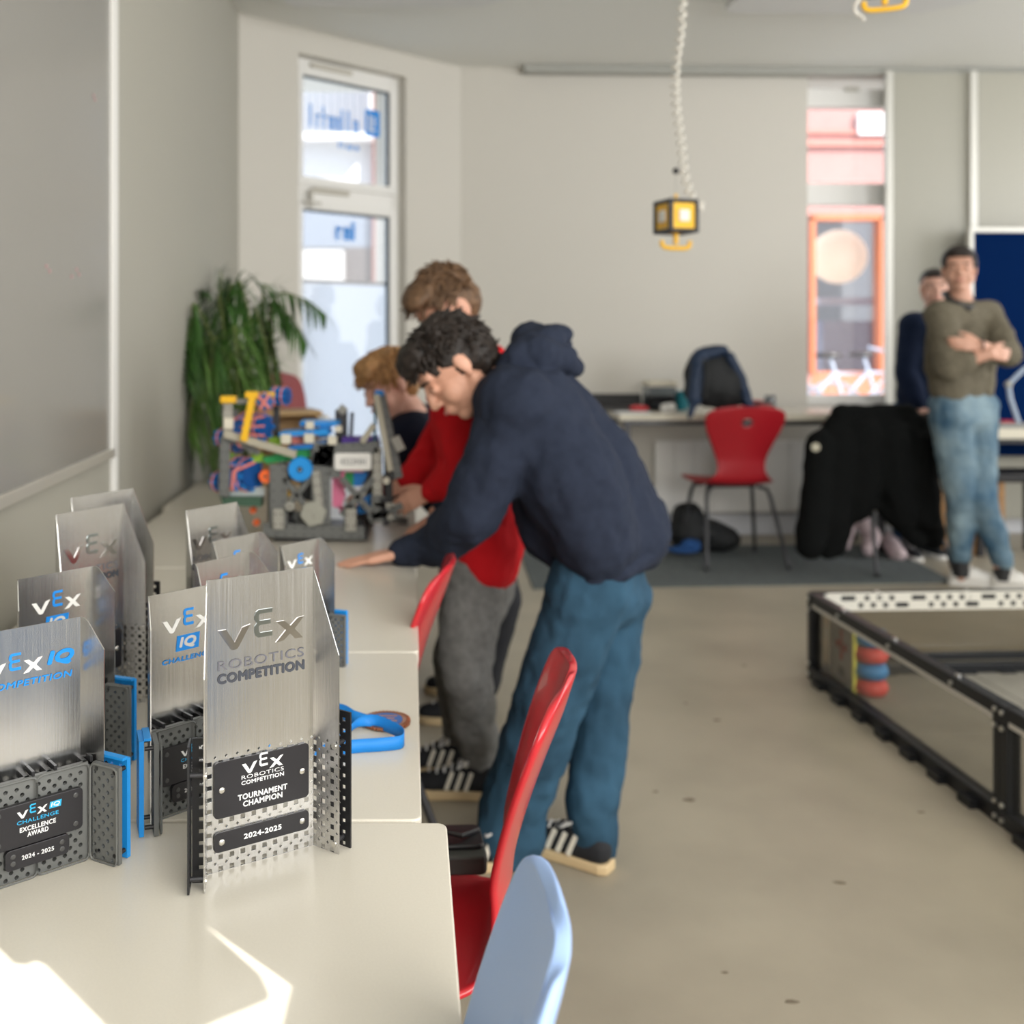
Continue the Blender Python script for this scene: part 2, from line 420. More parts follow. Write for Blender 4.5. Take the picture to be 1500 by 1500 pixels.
mb = MB(); bbar(mb, b0+.27, b0+.36, 2.90, 2.93, .035, .03); obj('latch', mb, mat('latch_grey', (.5,.48,.43), .4), win2)
mb = MB(); bbar(mb, b0, b1, .84, .86, 0, .07); obj('window_sill', mb, WHITE, win2)

# ---- sliding white boards on the right of the back wall
def slab(pxa, pxb, pya, pyb, Y, th, slope=.035):
    xa = (pxa-600)/1500*Y; xb = (pxb-600)/1500*Y
    za = CAMH-(pyb-490)/1500*Y; zc = CAMH-(pya-490)/1500*Y
    mb = MB(); Yb = Y+slope*(xb-xa)
    mb.add([(xa,Y,za),(xb,Yb,za),(xb,Yb+th,za),(xa,Y+th,za),(xa,Y,zc),(xb,Yb,zc),(xb,Yb+th,zc),(xa,Y+th,zc)],
           [(3,2,1,0),(4,5,6,7),(0,1,5,4),(1,2,6,5),(2,3,7,6),(3,0,4,7)])
    return mb
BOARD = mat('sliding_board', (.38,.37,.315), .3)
RAIL = mat('rail_aluminium', (.66,.65,.60), .35, .3)
e = empty('sliding_board', 'tall white sliding board between the street window and blue pinboard', 'board', P(1365, 800, 6.60))
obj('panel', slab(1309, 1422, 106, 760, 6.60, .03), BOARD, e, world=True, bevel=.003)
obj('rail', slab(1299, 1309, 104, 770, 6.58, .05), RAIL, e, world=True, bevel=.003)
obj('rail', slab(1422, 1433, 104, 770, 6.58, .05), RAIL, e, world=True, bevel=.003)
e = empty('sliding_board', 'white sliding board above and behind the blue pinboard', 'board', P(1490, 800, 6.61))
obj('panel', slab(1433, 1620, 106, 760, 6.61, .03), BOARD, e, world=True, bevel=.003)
obj('rail', slab(1620, 1632, 104, 770, 6.58, .05), RAIL, e, world=True, bevel=.003)
e = empty('pinboard', 'dark blue fabric pinboard with pale frame behind the standing adults', 'pinboard', P(1500, 812, 6.38))
obj('panel', slab(1427, 1640, 340, 668, 6.38, .03), mat('blue_felt', (.001,.012,.060), 1, bump=.3, bump_s=600, spec=.05), e, world=True)
obj('frame', slab(1421, 1646, 333, 340, 6.36, .05), RAIL, e, world=True, bevel=.003)
obj('frame', slab(1421, 1427, 340, 668, 6.36, .05), RAIL, e, world=True, bevel=.003)
obj('foot', slab(1422, 1428, 668, 812, 6.38, .04), DARK, e, world=True)
obj('foot', slab(1600, 1606, 668, 806, 6.38, .04), DARK, e, world=True)

# ---- whiteboard on the left wall
def onL(y, off, z):
    t = (y-WL0.y)/(WL1.y-WL0.y); p = WL0.lerp(WL1, t); return V((p.x+off, y, z))
def lslab(ya, yb, za, zb_, o0, o1):
    return MB().add([onL(ya,o0,za),onL(ya,o1,za),onL(yb,o1,za),onL(yb,o0,za),onL(ya,o0,zb_),onL(ya,o1,zb_),onL(yb,o1,zb_),onL(yb,o0,zb_)],
                    [(3,2,1,0),(4,5,6,7),(0,1,5,4),(1,2,6,5),(2,3,7,6),(3,0,4,7)])
e = empty('whiteboard', 'large glossy grey-white writing board on the left wall', 'whiteboard', onL(1.4, .01, .96))
WBM = mat('whiteboard_enamel', (.27,.262,.24), .16)  # enamel greyed too, part of the wall's shade is in this colour
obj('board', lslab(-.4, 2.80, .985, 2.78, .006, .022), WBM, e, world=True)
ALU = mat('aluminium_trim', (.62,.60,.54), .4, .5)
obj('frame', lslab(-.42, 2.82, .962, .988, .004, .030), ALU, e, world=True, bevel=.002)
obj('frame', lslab(2.80, 2.84, .962, 2.80, .004, .030), FRAME, e, world=True, bevel=.002)
obj('frame', lslab(-.42, 2.82, 2.78, 2.80, .004, .030), ALU, e, world=True, bevel=.002)
mb = MB()
rnd = random.Random(5)
for px, py in ((118,395),(122,402),(110,405),(145,140),(147,146),(75,397),(70,390)):
    Y = .80*1500/(600-px); p = P(px, py, Y); q = onL(Y, .0225, p.z); mb.box(q, (.001, .012, .008))
obj('marker_smudge', mb, mat('red_smudge', (.40,.24,.24), .5), e, world=True, kind='stuff')
obj('cable_duct', lslab(2.875, 2.905, .70, 2.99, 0, .018), FRAME, world=False, kind='structure', bevel=.003).name = 'trim_2'

# ---- acoustic rafts below the ceiling
RAFT = mat('acoustic_panel', (.70,.70,.69), .9)
for nm, lab, x0, x1, y0, y1, z in (('a','white acoustic panel hanging at the ceiling above the plant corner', -.62, .54, 3.4, 5.15, 2.945),
                            ('b','white acoustic panel hanging at the ceiling above the yellow hook', 1.60, 2.80, 3.5, 5.25, 2.945)):
    e = empty('acoustic_panel', lab, 'panel', ((x0+x1)/2, (y0+y1)/2, z))
    c = .18
    mb = MB().prism([(x0+c, y0), (x1-c, y0), (x1, y0+c), (x1, y1-c), (x1-c, y1), (x0+c*.3, y1), (x0, y1-c*.3), (x0, y0+c)], z, z+.035)
    obj('panel', mb, RAFT, e, world=True, bevel=.004)
    for xx in (x0+.25, x1-.25):
        for yy in (y0+.3, y1-.3): obj('hanger', MB().cyl((xx, yy, z+.03), (xx, yy, CEILZ), .004, n=6), SILVER, e, world=True)

# ---- outside, beyond the windows
PAVE = mat('pavement', (.55,.54,.52), .9, noise_s=3, noise_a=.1)
tag(obj('street_ground', MB().box((0, 18, .12), (60, 22, .1)), PAVE), kind='structure')
PINKW = mat('pink_render', (.50,.27,.25), .9, noise_s=6, noise_a=.03)
def oslab(pxa, pxb, pya, pyb, Y, th): return slab(pxa, pxb, pya, pyb, Y, th, 0)
e = empty('shop_building', 'salmon pink house with orange framed shopfront across the street', 'building', P(1240, 640, 13.0))
obj('wall', oslab(1150, 1240-52, -300, 640, 13, .3), PINKW, e, world=True)
obj('wall', oslab(1297, 1560, -300, 640, 13, .3), PINKW, e, world=True)
obj('wall', oslab(1188, 1297, -300, 318, 13, .3), PINKW, e, world=True)
obj('wall', oslab(1188, 1297, 545, 640, 13, .3), mat('orange_render', (.60,.22,.13), .8), e, world=True)
obj('ledge', oslab(1150, 1340, 205, 214, 12.94, .1), mat('ledge_pink', (.55,.24,.20), .8), e, world=True)
obj('ledge', oslab(1150, 1340, 190, 196, 12.96, .1), mat('ledge_pink', (.55,.24,.20), .8), e, world=True)
ORF = mat('orange_frame', (.62,.20,.09), .5)
fr = obj('shop_window', MB(), None, e)
mb = MB()
for a in ((1188,1195,318,545),(1290,1297,318,545),(1188,1297,314,322)): w = oslab(*a, 12.95, .2); mb.add(w.v, w.f)
obj('window_frame', mb, ORF, fr, world=True)
obj('pane', oslab(1195, 1290, 322, 545, 13.1, .02), GLASS, fr, world=True)
obj('back_wall', oslab(1150, 1340, 300, 560, 15.2, .1), mat('shop_inside', (.20,.22,.25), .8), e, world=True)
obj('counter', oslab(1205, 1290, 470, 560, 14.2, .4), mat('shop_counter', (.30,.29,.36), .7), e, world=True)
obj('counter_top', oslab(1200, 1290, 436, 446, 14.1, .5), mat('shop_shelf', (.45,.44,.52), .7), e, world=True)
tag(obj('globe_lamp', MB().ell(P(1228, 376, 13.7), .36, nu=32, nv=20), mat('paper_globe', (.9,.75,.6), .8, emit=(1,.72,.48), emit_s=.55), smooth=180), 'big round paper lamp glowing in the shop window', 'lamp')
single('street_sign', oslab(1258, 1302, 165, 197, 12.93, .07), mat('sign_white', (.85,.85,.86), .6), 'blank white box sign on the pink house', 'sign')
# neighbouring white house with balcony for the left window
e = empty('white_building', 'white rendered house with a railed balcony seen through the narrow window', 'building', P(500, 640, 14))
WREN = mat('white_render', (.70,.70,.71), .9)
obj('wall', oslab(300, 548, 200, 640, 14, .3), WREN, e, world=True)
obj('wall', oslab(300, 548, -300, 196, 15.2, .3), WREN, e, world=True)
obj('ledge', oslab(300, 546, 194, 204, 13.6, 1.6), WREN, e, world=True)
mb = MB()
for px in range(330, 548, 11):
    w = oslab(px, px+2, 120, 196, 13.7, .03); mb.add(w.v, w.f)
w = oslab(300, 548, 118, 121, 13.7, .04); mb.add(w.v, w.f)
obj('railing', mb, mat('rail_dark', (.20,.22,.27), .5), e, world=True)
obj('shop_glass', oslab(420, 560, 300, 362, 13.9, .05), mat('dark_glass', (.16,.19,.24), .2), e, world=True)
obj('awning', oslab(420, 503, 366, 412, 13.6, .3), mat('awning_white', (.42,.42,.42), .8), e, world=True)
obj('dark_window', oslab(505, 545, 362, 414, 13.9, .05), mat('dark_win', (.09,.08,.08), .4), e, world=True)
obj('brick_pier', oslab(546, 620, -300, 640, 13.8, .6), mat('brick_red', (.24,.10,.085), .9, noise_s=20, noise_a=.15), e, world=True)
# bicycles on the street
def bicycle(c, lab):
    e = empty('bicycle', lab, 'bicycle', c, 0, 'bicycles parked on the street')
    fm = mat('bike_frame', (.55,.62,.75), .4)
    for dx in (-.5, .5):
        w = obj('wheel', MB().tube([(dx+.32*math.cos(a), 0, .33+.32*math.sin(a)) for a in [2*PI*k/20 for k in range(20)]], .02, 6, closed=True), mat('tyre', (.35,.38,.45), .7), e)
        m = MB()
        for k in range(8): m.cyl((dx, 0, .33), (dx+.31*math.cos(k*PI/4), 0, .33+.31*math.sin(k*PI/4)), .003, n=4)
        obj('spokes', m, SILVER, w)
    obj('frame', MB().tube([(-.5,0,.33),(-.15,0,.75),(.38,0,.75),(0,0,.33),(-.5,0,.33)], .02, 6).tube([(.5,0,.33),(.38,0,.95)], .018, 6).tube([(0,0,.33),(-.18,0,.9)], .018, 6), fm, e)
    obj('saddle', MB().ell((-.2,0,.93), (.14,.06,.03)), BLACK, e)
    obj('handlebar', MB().tube([(.3,-.25,1.0),(.38,-.1,.97),(.38,.1,.97),(.3,.25,1.0)], .015, 6), fm, e)
    return e
bicycle((4.25, 9.9, .17), 'pale blue bicycle parked across the street, left one')
bicycle((4.75, 10.3, .17), 'pale blue bicycle parked across the street, right one')
# ------------------------------------------------------------------ tables
def make_table(x0, x1, y0, y1, label, z=.72):
    e = empty('table', label, 'table', ((x0+x1)/2, (y0+y1)/2, 0), 0, 'white tables joined along the left wall')
    obj('tabletop', MB().prism(rrect(x1-x0, y1-y0, .012, 4, (x0+x1)/2, (y0+y1)/2), z-.025, z), TABLE, e, world=True, bevel=.002)
    for sx in (x0+.05, x1-.05):
        for sy in (y0+.05, y1-.05):
            l = obj('leg', MB().cyl((sx, sy, .015), (sx, sy, z-.025), .02, n=14), DARK, e, world=True, smooth=40)
            obj('foot', MB().cyl((sx, sy, 0), (sx, sy, .02), .024, n=14), BLACK, l, world=True)
    mb = MB()
    for sy in (y0+.05, y1-.05): mb.box(((x0+x1)/2, sy, z-.045), (x1-x0-.1, .03, .04))
    for sx in (x0+.05, x1-.05): mb.box((sx, (y0+y1)/2, z-.045), (.03, y1-y0-.1, .04))
    obj('frame_rail', mb, DARK, e, world=True)
    return e
make_table(-.735, .044, .45, 1.217, 'nearest white table, in front with the sun patches on it')
make_table(-.765, .0145, 1.224, 1.868, 'white table behind the nearest one, with the blue ribbon medal on it')
make_table(-.785, .0165, 1.872, 2.545, 'white table next to the red chair back, where the boy rests his hand')
make_table(-.805, .0185, 2.549, 3.42, 'white table carrying the colourful robot')
make_table(-.83, .02, 3.424, 4.22, 'farthest white table next to the palm plant')
TZ = .72

# ------------------------------------------------------------------ lettering
_TC = {}
def text_polys(s):
    k = s
    if k not in _TC:
        c = bpy.data.curves.new('t', 'FONT'); c.body = s; c.size = 1; c.resolution_u = 3; c.space_character = 1.08
        o = bpy.data.objects.new('t', c); COL.objects.link(o); bpy.context.view_layer.update()
        me = bpy.data.meshes.new_from_object(o.evaluated_get(bpy.context.evaluated_depsgraph_get()))
        vs = [tuple(v.co) for v in me.vertices]; fs = [tuple(p.vertices) for p in me.polygons]
        bpy.data.objects.remove(o); bpy.data.meshes.remove(me)
        xs = [v[0] for v in vs]; ys = [v[1] for v in vs]
        _TC[k] = ([((v[0]-min(xs))/(max(xs)-min(xs)), (v[1]-min(ys))/(max(ys)-min(ys))) for v in vs], fs)
    return _TC[k]
def put_text(mb, s, cx, cz, w, h, y, bold=.02, shear=0):
    "flat letters in the local plane x-z facing -y"
    vs, fs = text_polys(s)
    offs = [(0,0)] if bold <= 0 else [(i*bold*h, j*bold*h) for i, j in ((-1,0),(1,0),(0,-1),(0,1),(.7,.7),(-.7,-.7),(.7,-.7),(-.7,.7))]
    for n, (dx, dz) in enumerate(offs):
        mb.add([(cx+(a-.5)*w+dx+shear*(b-.5)*h, y-n*2e-6, cz+(b-.5)*h+dz) for a, b in vs], fs)
def pz(mb, poly, y0, y1):
    "polygon given in x,z, extruded from y0 (front) to y1"
    n = len(poly)
    mb.add([(x, y0, z) for x, z in poly]+[(x, y1, z) for x, z in poly],
           [tuple(range(n)), tuple(range(2*n-1, n-1, -1))]+[(i, n+i, n+(i+1) % n, (i+1) % n) for i in range(n)])
def logo_V(mb, cx, cz, w, y, t=.0006):
    x0 = cx-w/2; b = cz
    f = lambda pts: pz(mb, [(x0+a*w, b+c*w) for a, c in pts], y-t, y)
    f([(0,.215),(.09,.215),(.185,.065),(.275,.215),(.365,.235),(.225,.0),(.20,-.012),(.165,-.012),(.14,.0)])
def logo_X(mb, cx, cz, w, y, t=.0006):
    x0 = cx-w/2; b = cz
    f = lambda pts: pz(mb, [(x0+a*w, b+c*w) for a, c in pts], y-t, y)
    f([(.67,.215),(.76,.215),(.835,.15),(.92,.225),(1.0,.235),(.885,.11),(.985,0),(.895,0),(.83,.065),(.755,.0),(.66,-.01),(.78,.11)])
def logo_E(mb, cx, cz, w, y, t=.0006):
    x0 = cx-w/2; b = cz
    f = lambda pts: pz(mb, [(x0+a*w, b+c*w) for a, c in pts], y-t, y)
    f([(.62,.375),(.46,.375),(.43,.355),(.415,.32),(.415,.27),(.44,.235),(.415,.20),(.415,.13),(.43,.095),(.46,.075),(.62,.075),(.62,.125),(.48,.125),(.462,.14),(.462,.195),(.475,.21),(.60,.21),(.60,.255),(.475,.255),(.462,.27),(.462,.315),(.475,.33),(.62,.33)])

# ------------------------------------------------------------------ trophies
PT = .0127
def perf_cell(mb, fn, u0, u1, z0, z1, hole, diamond=False, octo=False):
    uc, zc = (u0+u1)/2, (z0+z1)/2
    out = [(u0,z0),(uc,z0),(u1,z0),(u1,zc),(u1,z1),(uc,z1),(u0,z1),(u0,zc)]
    if diamond: inn = [(uc-.5*hole,zc-.5*hole),(uc,zc-hole),(uc+.5*hole,zc-.5*hole),(uc+hole,zc),(uc+.5*hole,zc+.5*hole),(uc,zc+hole),(uc-.5*hole,zc+.5*hole),(uc-hole,zc)]
    elif octo: inn = [(uc+hole*math.cos(a), zc+hole*math.sin(a)) for a in [PI*1.25+PI/4*k for k in range(8)]]
    else: inn = [(uc-hole,zc-hole),(uc,zc-hole),(uc+hole,zc-hole),(uc+hole,zc),(uc+hole,zc+hole),(uc,zc+hole),(uc-hole,zc+hole),(uc-hole,zc)]
    mb.add([fn(*p) for p in out+inn], [(i, (i+1) % 8, 8+(i+1) % 8, 8+i) for i in range(8)])
def solid_cell(mb, fn, u0, u1, z0, z1):
    uc, zc = (u0+u1)/2, (z0+z1)/2
    mb.add([fn(*p) for p in [(u0,z0),(uc,z0),(u1,z0),(u1,zc),(u1,z1),(uc,z1),(u0,z1),(u0,zc)]], [tuple(range(8))])
def weld(me):
    bm = bmesh.new(); bm.from_mesh(me); bmesh.ops.remove_doubles(bm, verts=bm.verts, dist=1e-5); bmesh.ops.recalc_face_normals(bm, faces=bm.faces); bm.to_mesh(me); bm.free()

SPLAY = math.radians(24)
def bent(W):
    c, s = math.cos(SPLAY), math.sin(SPLAY)
    def fn(u, z, off=0):   # u across: face within +-W/2, flanges beyond, bent forward (-y) and splayed out
        if u > W/2: d = u-W/2; return (W/2+d*s+off*c, -d*c+off*s, z)
        if u < -W/2: d = -W/2-u; return (-W/2-d*s-off*c, -d*c+off*s, z)
        return (u, off, z)
    return fn
def sheet_mesh(name, W, D, H, Hf, perf, flat):
    """aluminium sheet: face W wide, H high; flanges D deep whose top runs from H down to Hf"""
    fn = bent(W); mb = MB(); h = PT/2
    nf = int(round(W/h)); nd = int(round(D/h)); us = [-W/2-D*(nd-i)/nd for i in range(nd)]+[-W/2+W*i/nf for i in range(nf+1)]+[W/2+D*(i+1)/nd for i in range(nd)]
    def top(u):
        d = abs(u)-W/2
        if d <= flat*D: return H
        return H-(H-Hf)*(d-flat*D)/(D*(1-flat))
    nz = 20 if perf else 0; zp = nz*h
    for i in range(len(us)-1):
        for j in range(nz):
            u0, u1, z0, z1 = us[i], us[i+1], j*h, (j+1)*h
            if (i+j) % 2 == 1: solid_cell(mb, fn, u0, u1, z0, z1)
            elif j % 2 == 0: perf_cell(mb, fn, u0, u1, z0, z1, .0026)
            else: perf_cell(mb, fn, u0, u1, z0, z1, .0019, diamond=True)
        if nz: mb.add([fn(us[i],zp), fn((us[i]+us[i+1])/2,zp), fn(us[i+1],zp), fn(us[i+1],top(us[i+1])), fn(us[i],top(us[i]))], [(0,1,2,3,4)])
        else: mb.add([fn(us[i],zp), fn(us[i+1],zp), fn(us[i+1],top(us[i+1])), fn(us[i],top(us[i]))], [(0,1,2,3)])
    me = mb.mesh(name); weld(me); me.materials.append(STEEL)
    bm = bmesh.new(); bm.from_mesh(me); bmesh.ops.solidify(bm, geom=bm.faces, thickness=.0014); bm.to_mesh(me); bm.free()
    return me
def plate_mesh(name, w, hgt, th, hole=.0024, groove=True, m=GREYP, octo=True):
    "perforated plate in local x (0..w), z (0..hgt), thickness along y"
    mb = MB(); nx = int(round(w/PT)); nz = int(round(hgt/PT)); px = w/nx; pz_ = hgt/nz
    fn = lambda u, z: (u, 0, z)
    for i in range(2*nx):
        for j in range(2*nz):
            u0, u1, z0, z1 = i*px/2, (i+1)*px/2, j*pz_/2, (j+1)*pz_/2
            if (i+j) % 2 == 1 or (i % 2 == 1 and (i == 2*nx-1 or j == 2*nz-1)): solid_cell(mb, fn, u0, u1, z0, z1)
            else: perf_cell(mb, fn, u0, u1, z0, z1, hole if (octo or j % 2 == 0) else .0018, octo=octo, diamond=not octo and j % 2 == 1)
    me = mb.mesh(name); weld(me); me.materials.append(m)
    bm = bmesh.new(); bm.from_mesh(me); bmesh.ops.solidify(bm, geom=bm.faces, thickness=th); bm.to_mesh(me); bm.free()
    return me
def place_mesh(me, M):
    m2 = me.copy(); m2.transform(M); return m2

W_M, D_M, H_M, HF_M = .127, .0381, .316, .222
W_Q, D_Q, H_Q, HF_Q = .108, .036, .263, .231
SH_M = sheet_mesh('metal_sheet', W_M, D_M, H_M, HF_M, True, .02)
SH_Q = sheet_mesh('metal_sheet', W_Q, D_Q, H_Q, HF_Q, False, .25)
PL_SIDE_M = plate_mesh('side_channel', .0254, .1524, .0022, m=BLACK, octo=False)
PL_LEG = plate_mesh('channel_leg', .0127, .1524, .0022, m=BLACK, octo=False)
PL_F = plate_mesh('front_plate', .0575, .1060, .0055)
PL_S = plate_mesh('side_plate', .0381, .1060, .0055)
PL_B = plate_mesh('blue_plate', .0381, .1100, .0055, m=BLUEB)

def mtx(fx, off, W, z=0, mirror=False, start=0.0):
    "matrix taking plate-local (x=0..w outward along the flange, y=normal, z) to the trophy; start = distance from bend"
    c, s = math.cos(SPLAY), math.sin(SPLAY)
    if not mirror:
        X = V((s, -c, 0)); N = V((c, s, 0)); o = V((W/2, 0, z))+X*start+N*off
    else:
        X = V((-s, -c, 0)); N = V((-c, s, 0)); o = V((-W/2, 0, z))+X*start+N*off
    return Matrix(((X.x,N.x,0,o.x),(X.y,N.y,0,o.y),(0,0,1,o.z),(0,0,0,1)))
def trophy_metal(label, loc, rz, group, scale=1, red=False, big=True):
    e = empty('trophy', label, 'trophy', loc, rz, group, scale)
    obj('metal_sheet', SH_M, None, e)
    # engraved polished letters and printed words
    lw, z0 = .102, .2385
    y = -.0017
    PLT = mat('polished_letter', (.62,.60,.60), .10, 1)
    mb = MB(); logo_V(mb, 0, z0, lw, y); obj('logo_letter', mb, PLT, e); mb = MB(); logo_X(mb, 0, z0, lw, y); obj('logo_letter', mb, PLT, e)
    mb = MB(); logo_E(mb, 0, z0, lw, y); obj('logo_letter', mb, mat('polished_letter_e', (.42,.47,.48), .16, 1), e)
    mb = MB(); put_text(mb, 'ROBOTICS', 0, .222, .102, .0105, y-.0003, -.012); obj('lettering', mb, INKG, e)
    mb = MB(); put_text(mb, 'COMPETITION', 0, .2075, .102, .0100, y-.0003, .075); obj('lettering', mb, INKK, e)
    # plaques
    for (w, h, cz, words) in ((.112, .061, .0885, 0), (.112, .0215, .0325, 1)):
        mb = MB(); pz(mb, rrect(w, h, .005, 4, 0, cz), -.0042, -.0016)
        p = obj('plaque', mb, PLAQUE, e, bevel=.0004)
        m2 = MB()
        if words == 0:
            logo_V(m2, 0, cz+.0125, .049, -.0043, .0002); logo_E(m2, 0, cz+.0125, .049, -.0043, .0002); logo_X(m2, 0, cz+.0125, .049, -.0043, .0002)
            put_text(m2, 'ROBOTICS', 0, cz+.0085, .050, .0042, -.0045, 0); put_text(m2, 'COMPETITION', 0, cz+.0025, .050, .0042, -.0045, .045)
            put_text(m2, 'TOURNAMENT', 0, cz-.0125, .058, .0058, -.0045, .05); put_text(m2, 'CHAMPION', 0, cz-.0205, .046, .0058, -.0045, .05)
        else: put_text(m2, '2024-2025', 0, cz, .044, .0053, -.0045, .06)
        obj('lettering', m2, INKW, p)
        for sx in (-1, 1):
            sc = MB().add([], []); R = Matrix.Rotation(PI/2, 3, 'X')
            sc.lathe([(.0030,0),(.0034,.0006),(.0026,.0014),(.0009,.0016)], (sx*.0475, -.0042, cz), 14, R)
            obj('screw', sc, SILVER, p, smooth=50)
    # black perforated channels standing off the flanges
    for mir in (False, True):
        obj('side_channel', place_mesh(PL_SIDE_M, mtx(1, .014, W_M, .002, mir, .017)), None, e)
        M = mtx(1, .0, W_M, 0, mir)
        L = place_mesh(PL_LEG, M @ Matrix(((0,1,0,.017),(1,0,0,.0005),(0,0,1,.002),(0,0,0,1))))
        obj('channel_leg', L, None, e)
        mb = MB()
        for z in (.0127*1, .0127*9.5): mb.cyl(M @ V((.0318, .0, z)), M @ V((.0318, .0145, z)), .0028, n=10)
        obj('standoff', mb, DARK, e, smooth=50)
        mb = MB()
        for z in (.0127*.8, .0127*9.4): mb.cyl(M @ V((.0318, -.003, z)), M @ V((.0318, .0005, z)), .0032, .0036, n=12)
        obj('screw', mb, SILVER, e, smooth=50)
    return e
def trophy_iq(label, loc, rz, group, scale=1, kind='challenge', award=('EXCELLENCE', 'AWARD')):
    e = empty('trophy', label, 'trophy', loc, rz, group, scale)
    obj('metal_sheet', SH_Q, None, e)
    y = -.0017
    WL = mat('pale_letter', (.86,.85,.82), .5)
    if kind == 'challenge':
        z0 = .213; lw = .070; cx = .0
        mb = MB(); logo_V(mb, cx, z0, lw, y, .0004); obj('logo_letter', mb, WL, e); mb = MB(); logo_X(mb, cx, z0, lw, y, .0004); obj('logo_letter', mb, WL, e)
        mb = MB(); logo_E(mb, cx, z0, lw, y, .0004); obj('logo_letter', mb, INKB, e)
        mb = MB(); pz(mb, [(-.0165,.188),(.0155,.188),(.0175,.207),(-.0145,.207)], y-.0003, y); b = obj('logo_block', mb, INKB, e)
        mb = MB(); put_text(mb, 'IQ', .0005, .1975, .021, .013, y-.0006, .07, .25); obj('lettering', mb, mat('steel_letter', (.62,.62,.60), .4), b)
        mb = MB(); put_text(mb, 'CHALLENGE', 0, .178, .070, .0055, y-.0003, .05, .2); obj('lettering', mb, INKB, e)
    else:
        z0 = .213; lw = .062; cx = -.020
        mb = MB(); logo_V(mb, cx, z0, lw, y, .0004); obj('logo_letter', mb, WL, e); mb = MB(); logo_X(mb, cx, z0, lw, y, .0004); obj('logo_letter', mb, WL, e)
        mb = MB(); logo_E(mb, cx, z0, lw, y, .0004); obj('logo_letter', mb, INKB, e)
        mb = MB(); put_text(mb, 'IQ', .0315, .2225, .026, .015, y-.0003, .09, .3); obj('lettering', mb, INKB, e)
        mb = MB(); put_text(mb, 'COMPETITION', -.003, .2025, .092, .0068, y-.0003, .04, .2); obj('lettering', mb, INKB, e)
    # two grey plates in front of the face
    for x0 in (-.0610, -.0035):
        obj('front_plate', place_mesh(PL_F, Matrix.Translation((x0, -.022, .001))), None, e)
    for x0 in (-.0610, -.0035):   # rims of the plates
        mb = MB(); pts = rrect(.0575, .1060, .006, 3, x0+.02875, .054)
        mb.tube([(a, -.0262, b) for a, b in pts], .0012, 4, closed=True); obj('plate_rim', mb, GREYP, e)
    mb = MB()
    for x0 in (-.050, -.012, .012, .052):
        mb.box((x0, -.010, .103), (.005, .020, .008)); mb.box((x0+.006, -.012, .109), (.003, .02, .006))
    obj('pin', mb, BLACK, e)
    for (w, h, cx, cz, words) in ((.098, .045, -.004, .062, 0), (.068, .0215, -.004, .0275, 1)):
        mb = MB(); pz(mb, rrect(w, h, .005, 4, cx, cz), -.0300, -.0250)
        p = obj('plaque', mb, PLAQUE, e, bevel=.0005)
        m2 = MB(); m3 = MB(); yy = -.0301
        if words == 0:
            logo_V(m2, cx-.006, cz+.0075, .032, yy, .0002); logo_X(m2, cx-.006, cz+.0075, .032, yy, .0002); logo_E(m3, cx-.006, cz+.0075, .032, yy, .0002)
            pz(m3, [(cx+.012,cz+.009),(cx+.0245,cz+.009),(cx+.0255,cz+.016),(cx+.013,cz+.016)], yy-.0002, yy)
            put_text(m2, 'IQ', cx+.0187, cz+.0125, .009, .005, yy-.0004, .03, .25)
            put_text(m3, 'CHALLENGE', cx, cz+.003, .044, .0038, yy-.0002, .02)
            put_text(m2, award[0], cx, cz-.005, .038, .0048, yy-.0002, .04); put_text(m2, award[1], cx, cz-.0115, .022, .0048, yy-.0002, .04)
        else: put_text(m2, '2024 - 2025', cx, cz, .034, .0045, yy-.0002, .03)
        obj('lettering', m2, INKW, p)
        if m3.v: obj('lettering', m3, mat('light_blue_print', (.03,.42,.75), .4), p)
        for sx in (-1, 1):
            for sz in (-1, 1):
                obj('screw', MB().lathe([(.0028,0),(.0028,.0006),(.0018,.0009)], (cx+sx*(w/2-.008), -.0300, cz+sz*(h/2-.007)), 10, Matrix.Rotation(PI/2, 3, 'X')), mat('screw_dark', (.10,.10,.10), .35, .6), p)
    for mir in (False, True):
        obj('side_plate', place_mesh(PL_S, mtx(1, -.0075, W_Q, .001, mir, .025)), None, e)
        M = mtx(1, -.0075, W_Q, .001, mir, .025)
        mb = MB(); pts = rrect(.0381, .1060, .006, 3, .01905, .053)
        mb.tube([M @ V((a, -.003, b)) for a, b in pts], .0012, 4, closed=True); obj('plate_rim', mb, GREYP, e)
        obj('blue_plate', place_mesh(PL_B, mtx(1, .009, W_Q, .001, mir, .022)), None, e)
        mb = MB()
        for z in (.009, .100):
            for a in (.006, .032): mb.cyl(M @ V((a, 0, z)), M @ V((a, .0155, z)), .0026, n=8)
        obj('standoff', mb, BLACK, e, smooth=50)
        mb = MB().bar(M @ V((.0, .0125, .1115)), M @ V((.036, .0125, .1115)), .003, .008, side=tuple((M.to_3x3() @ V((0,1,0))))) ; obj('plate_edge', mb, BLUEB, e)
    return e

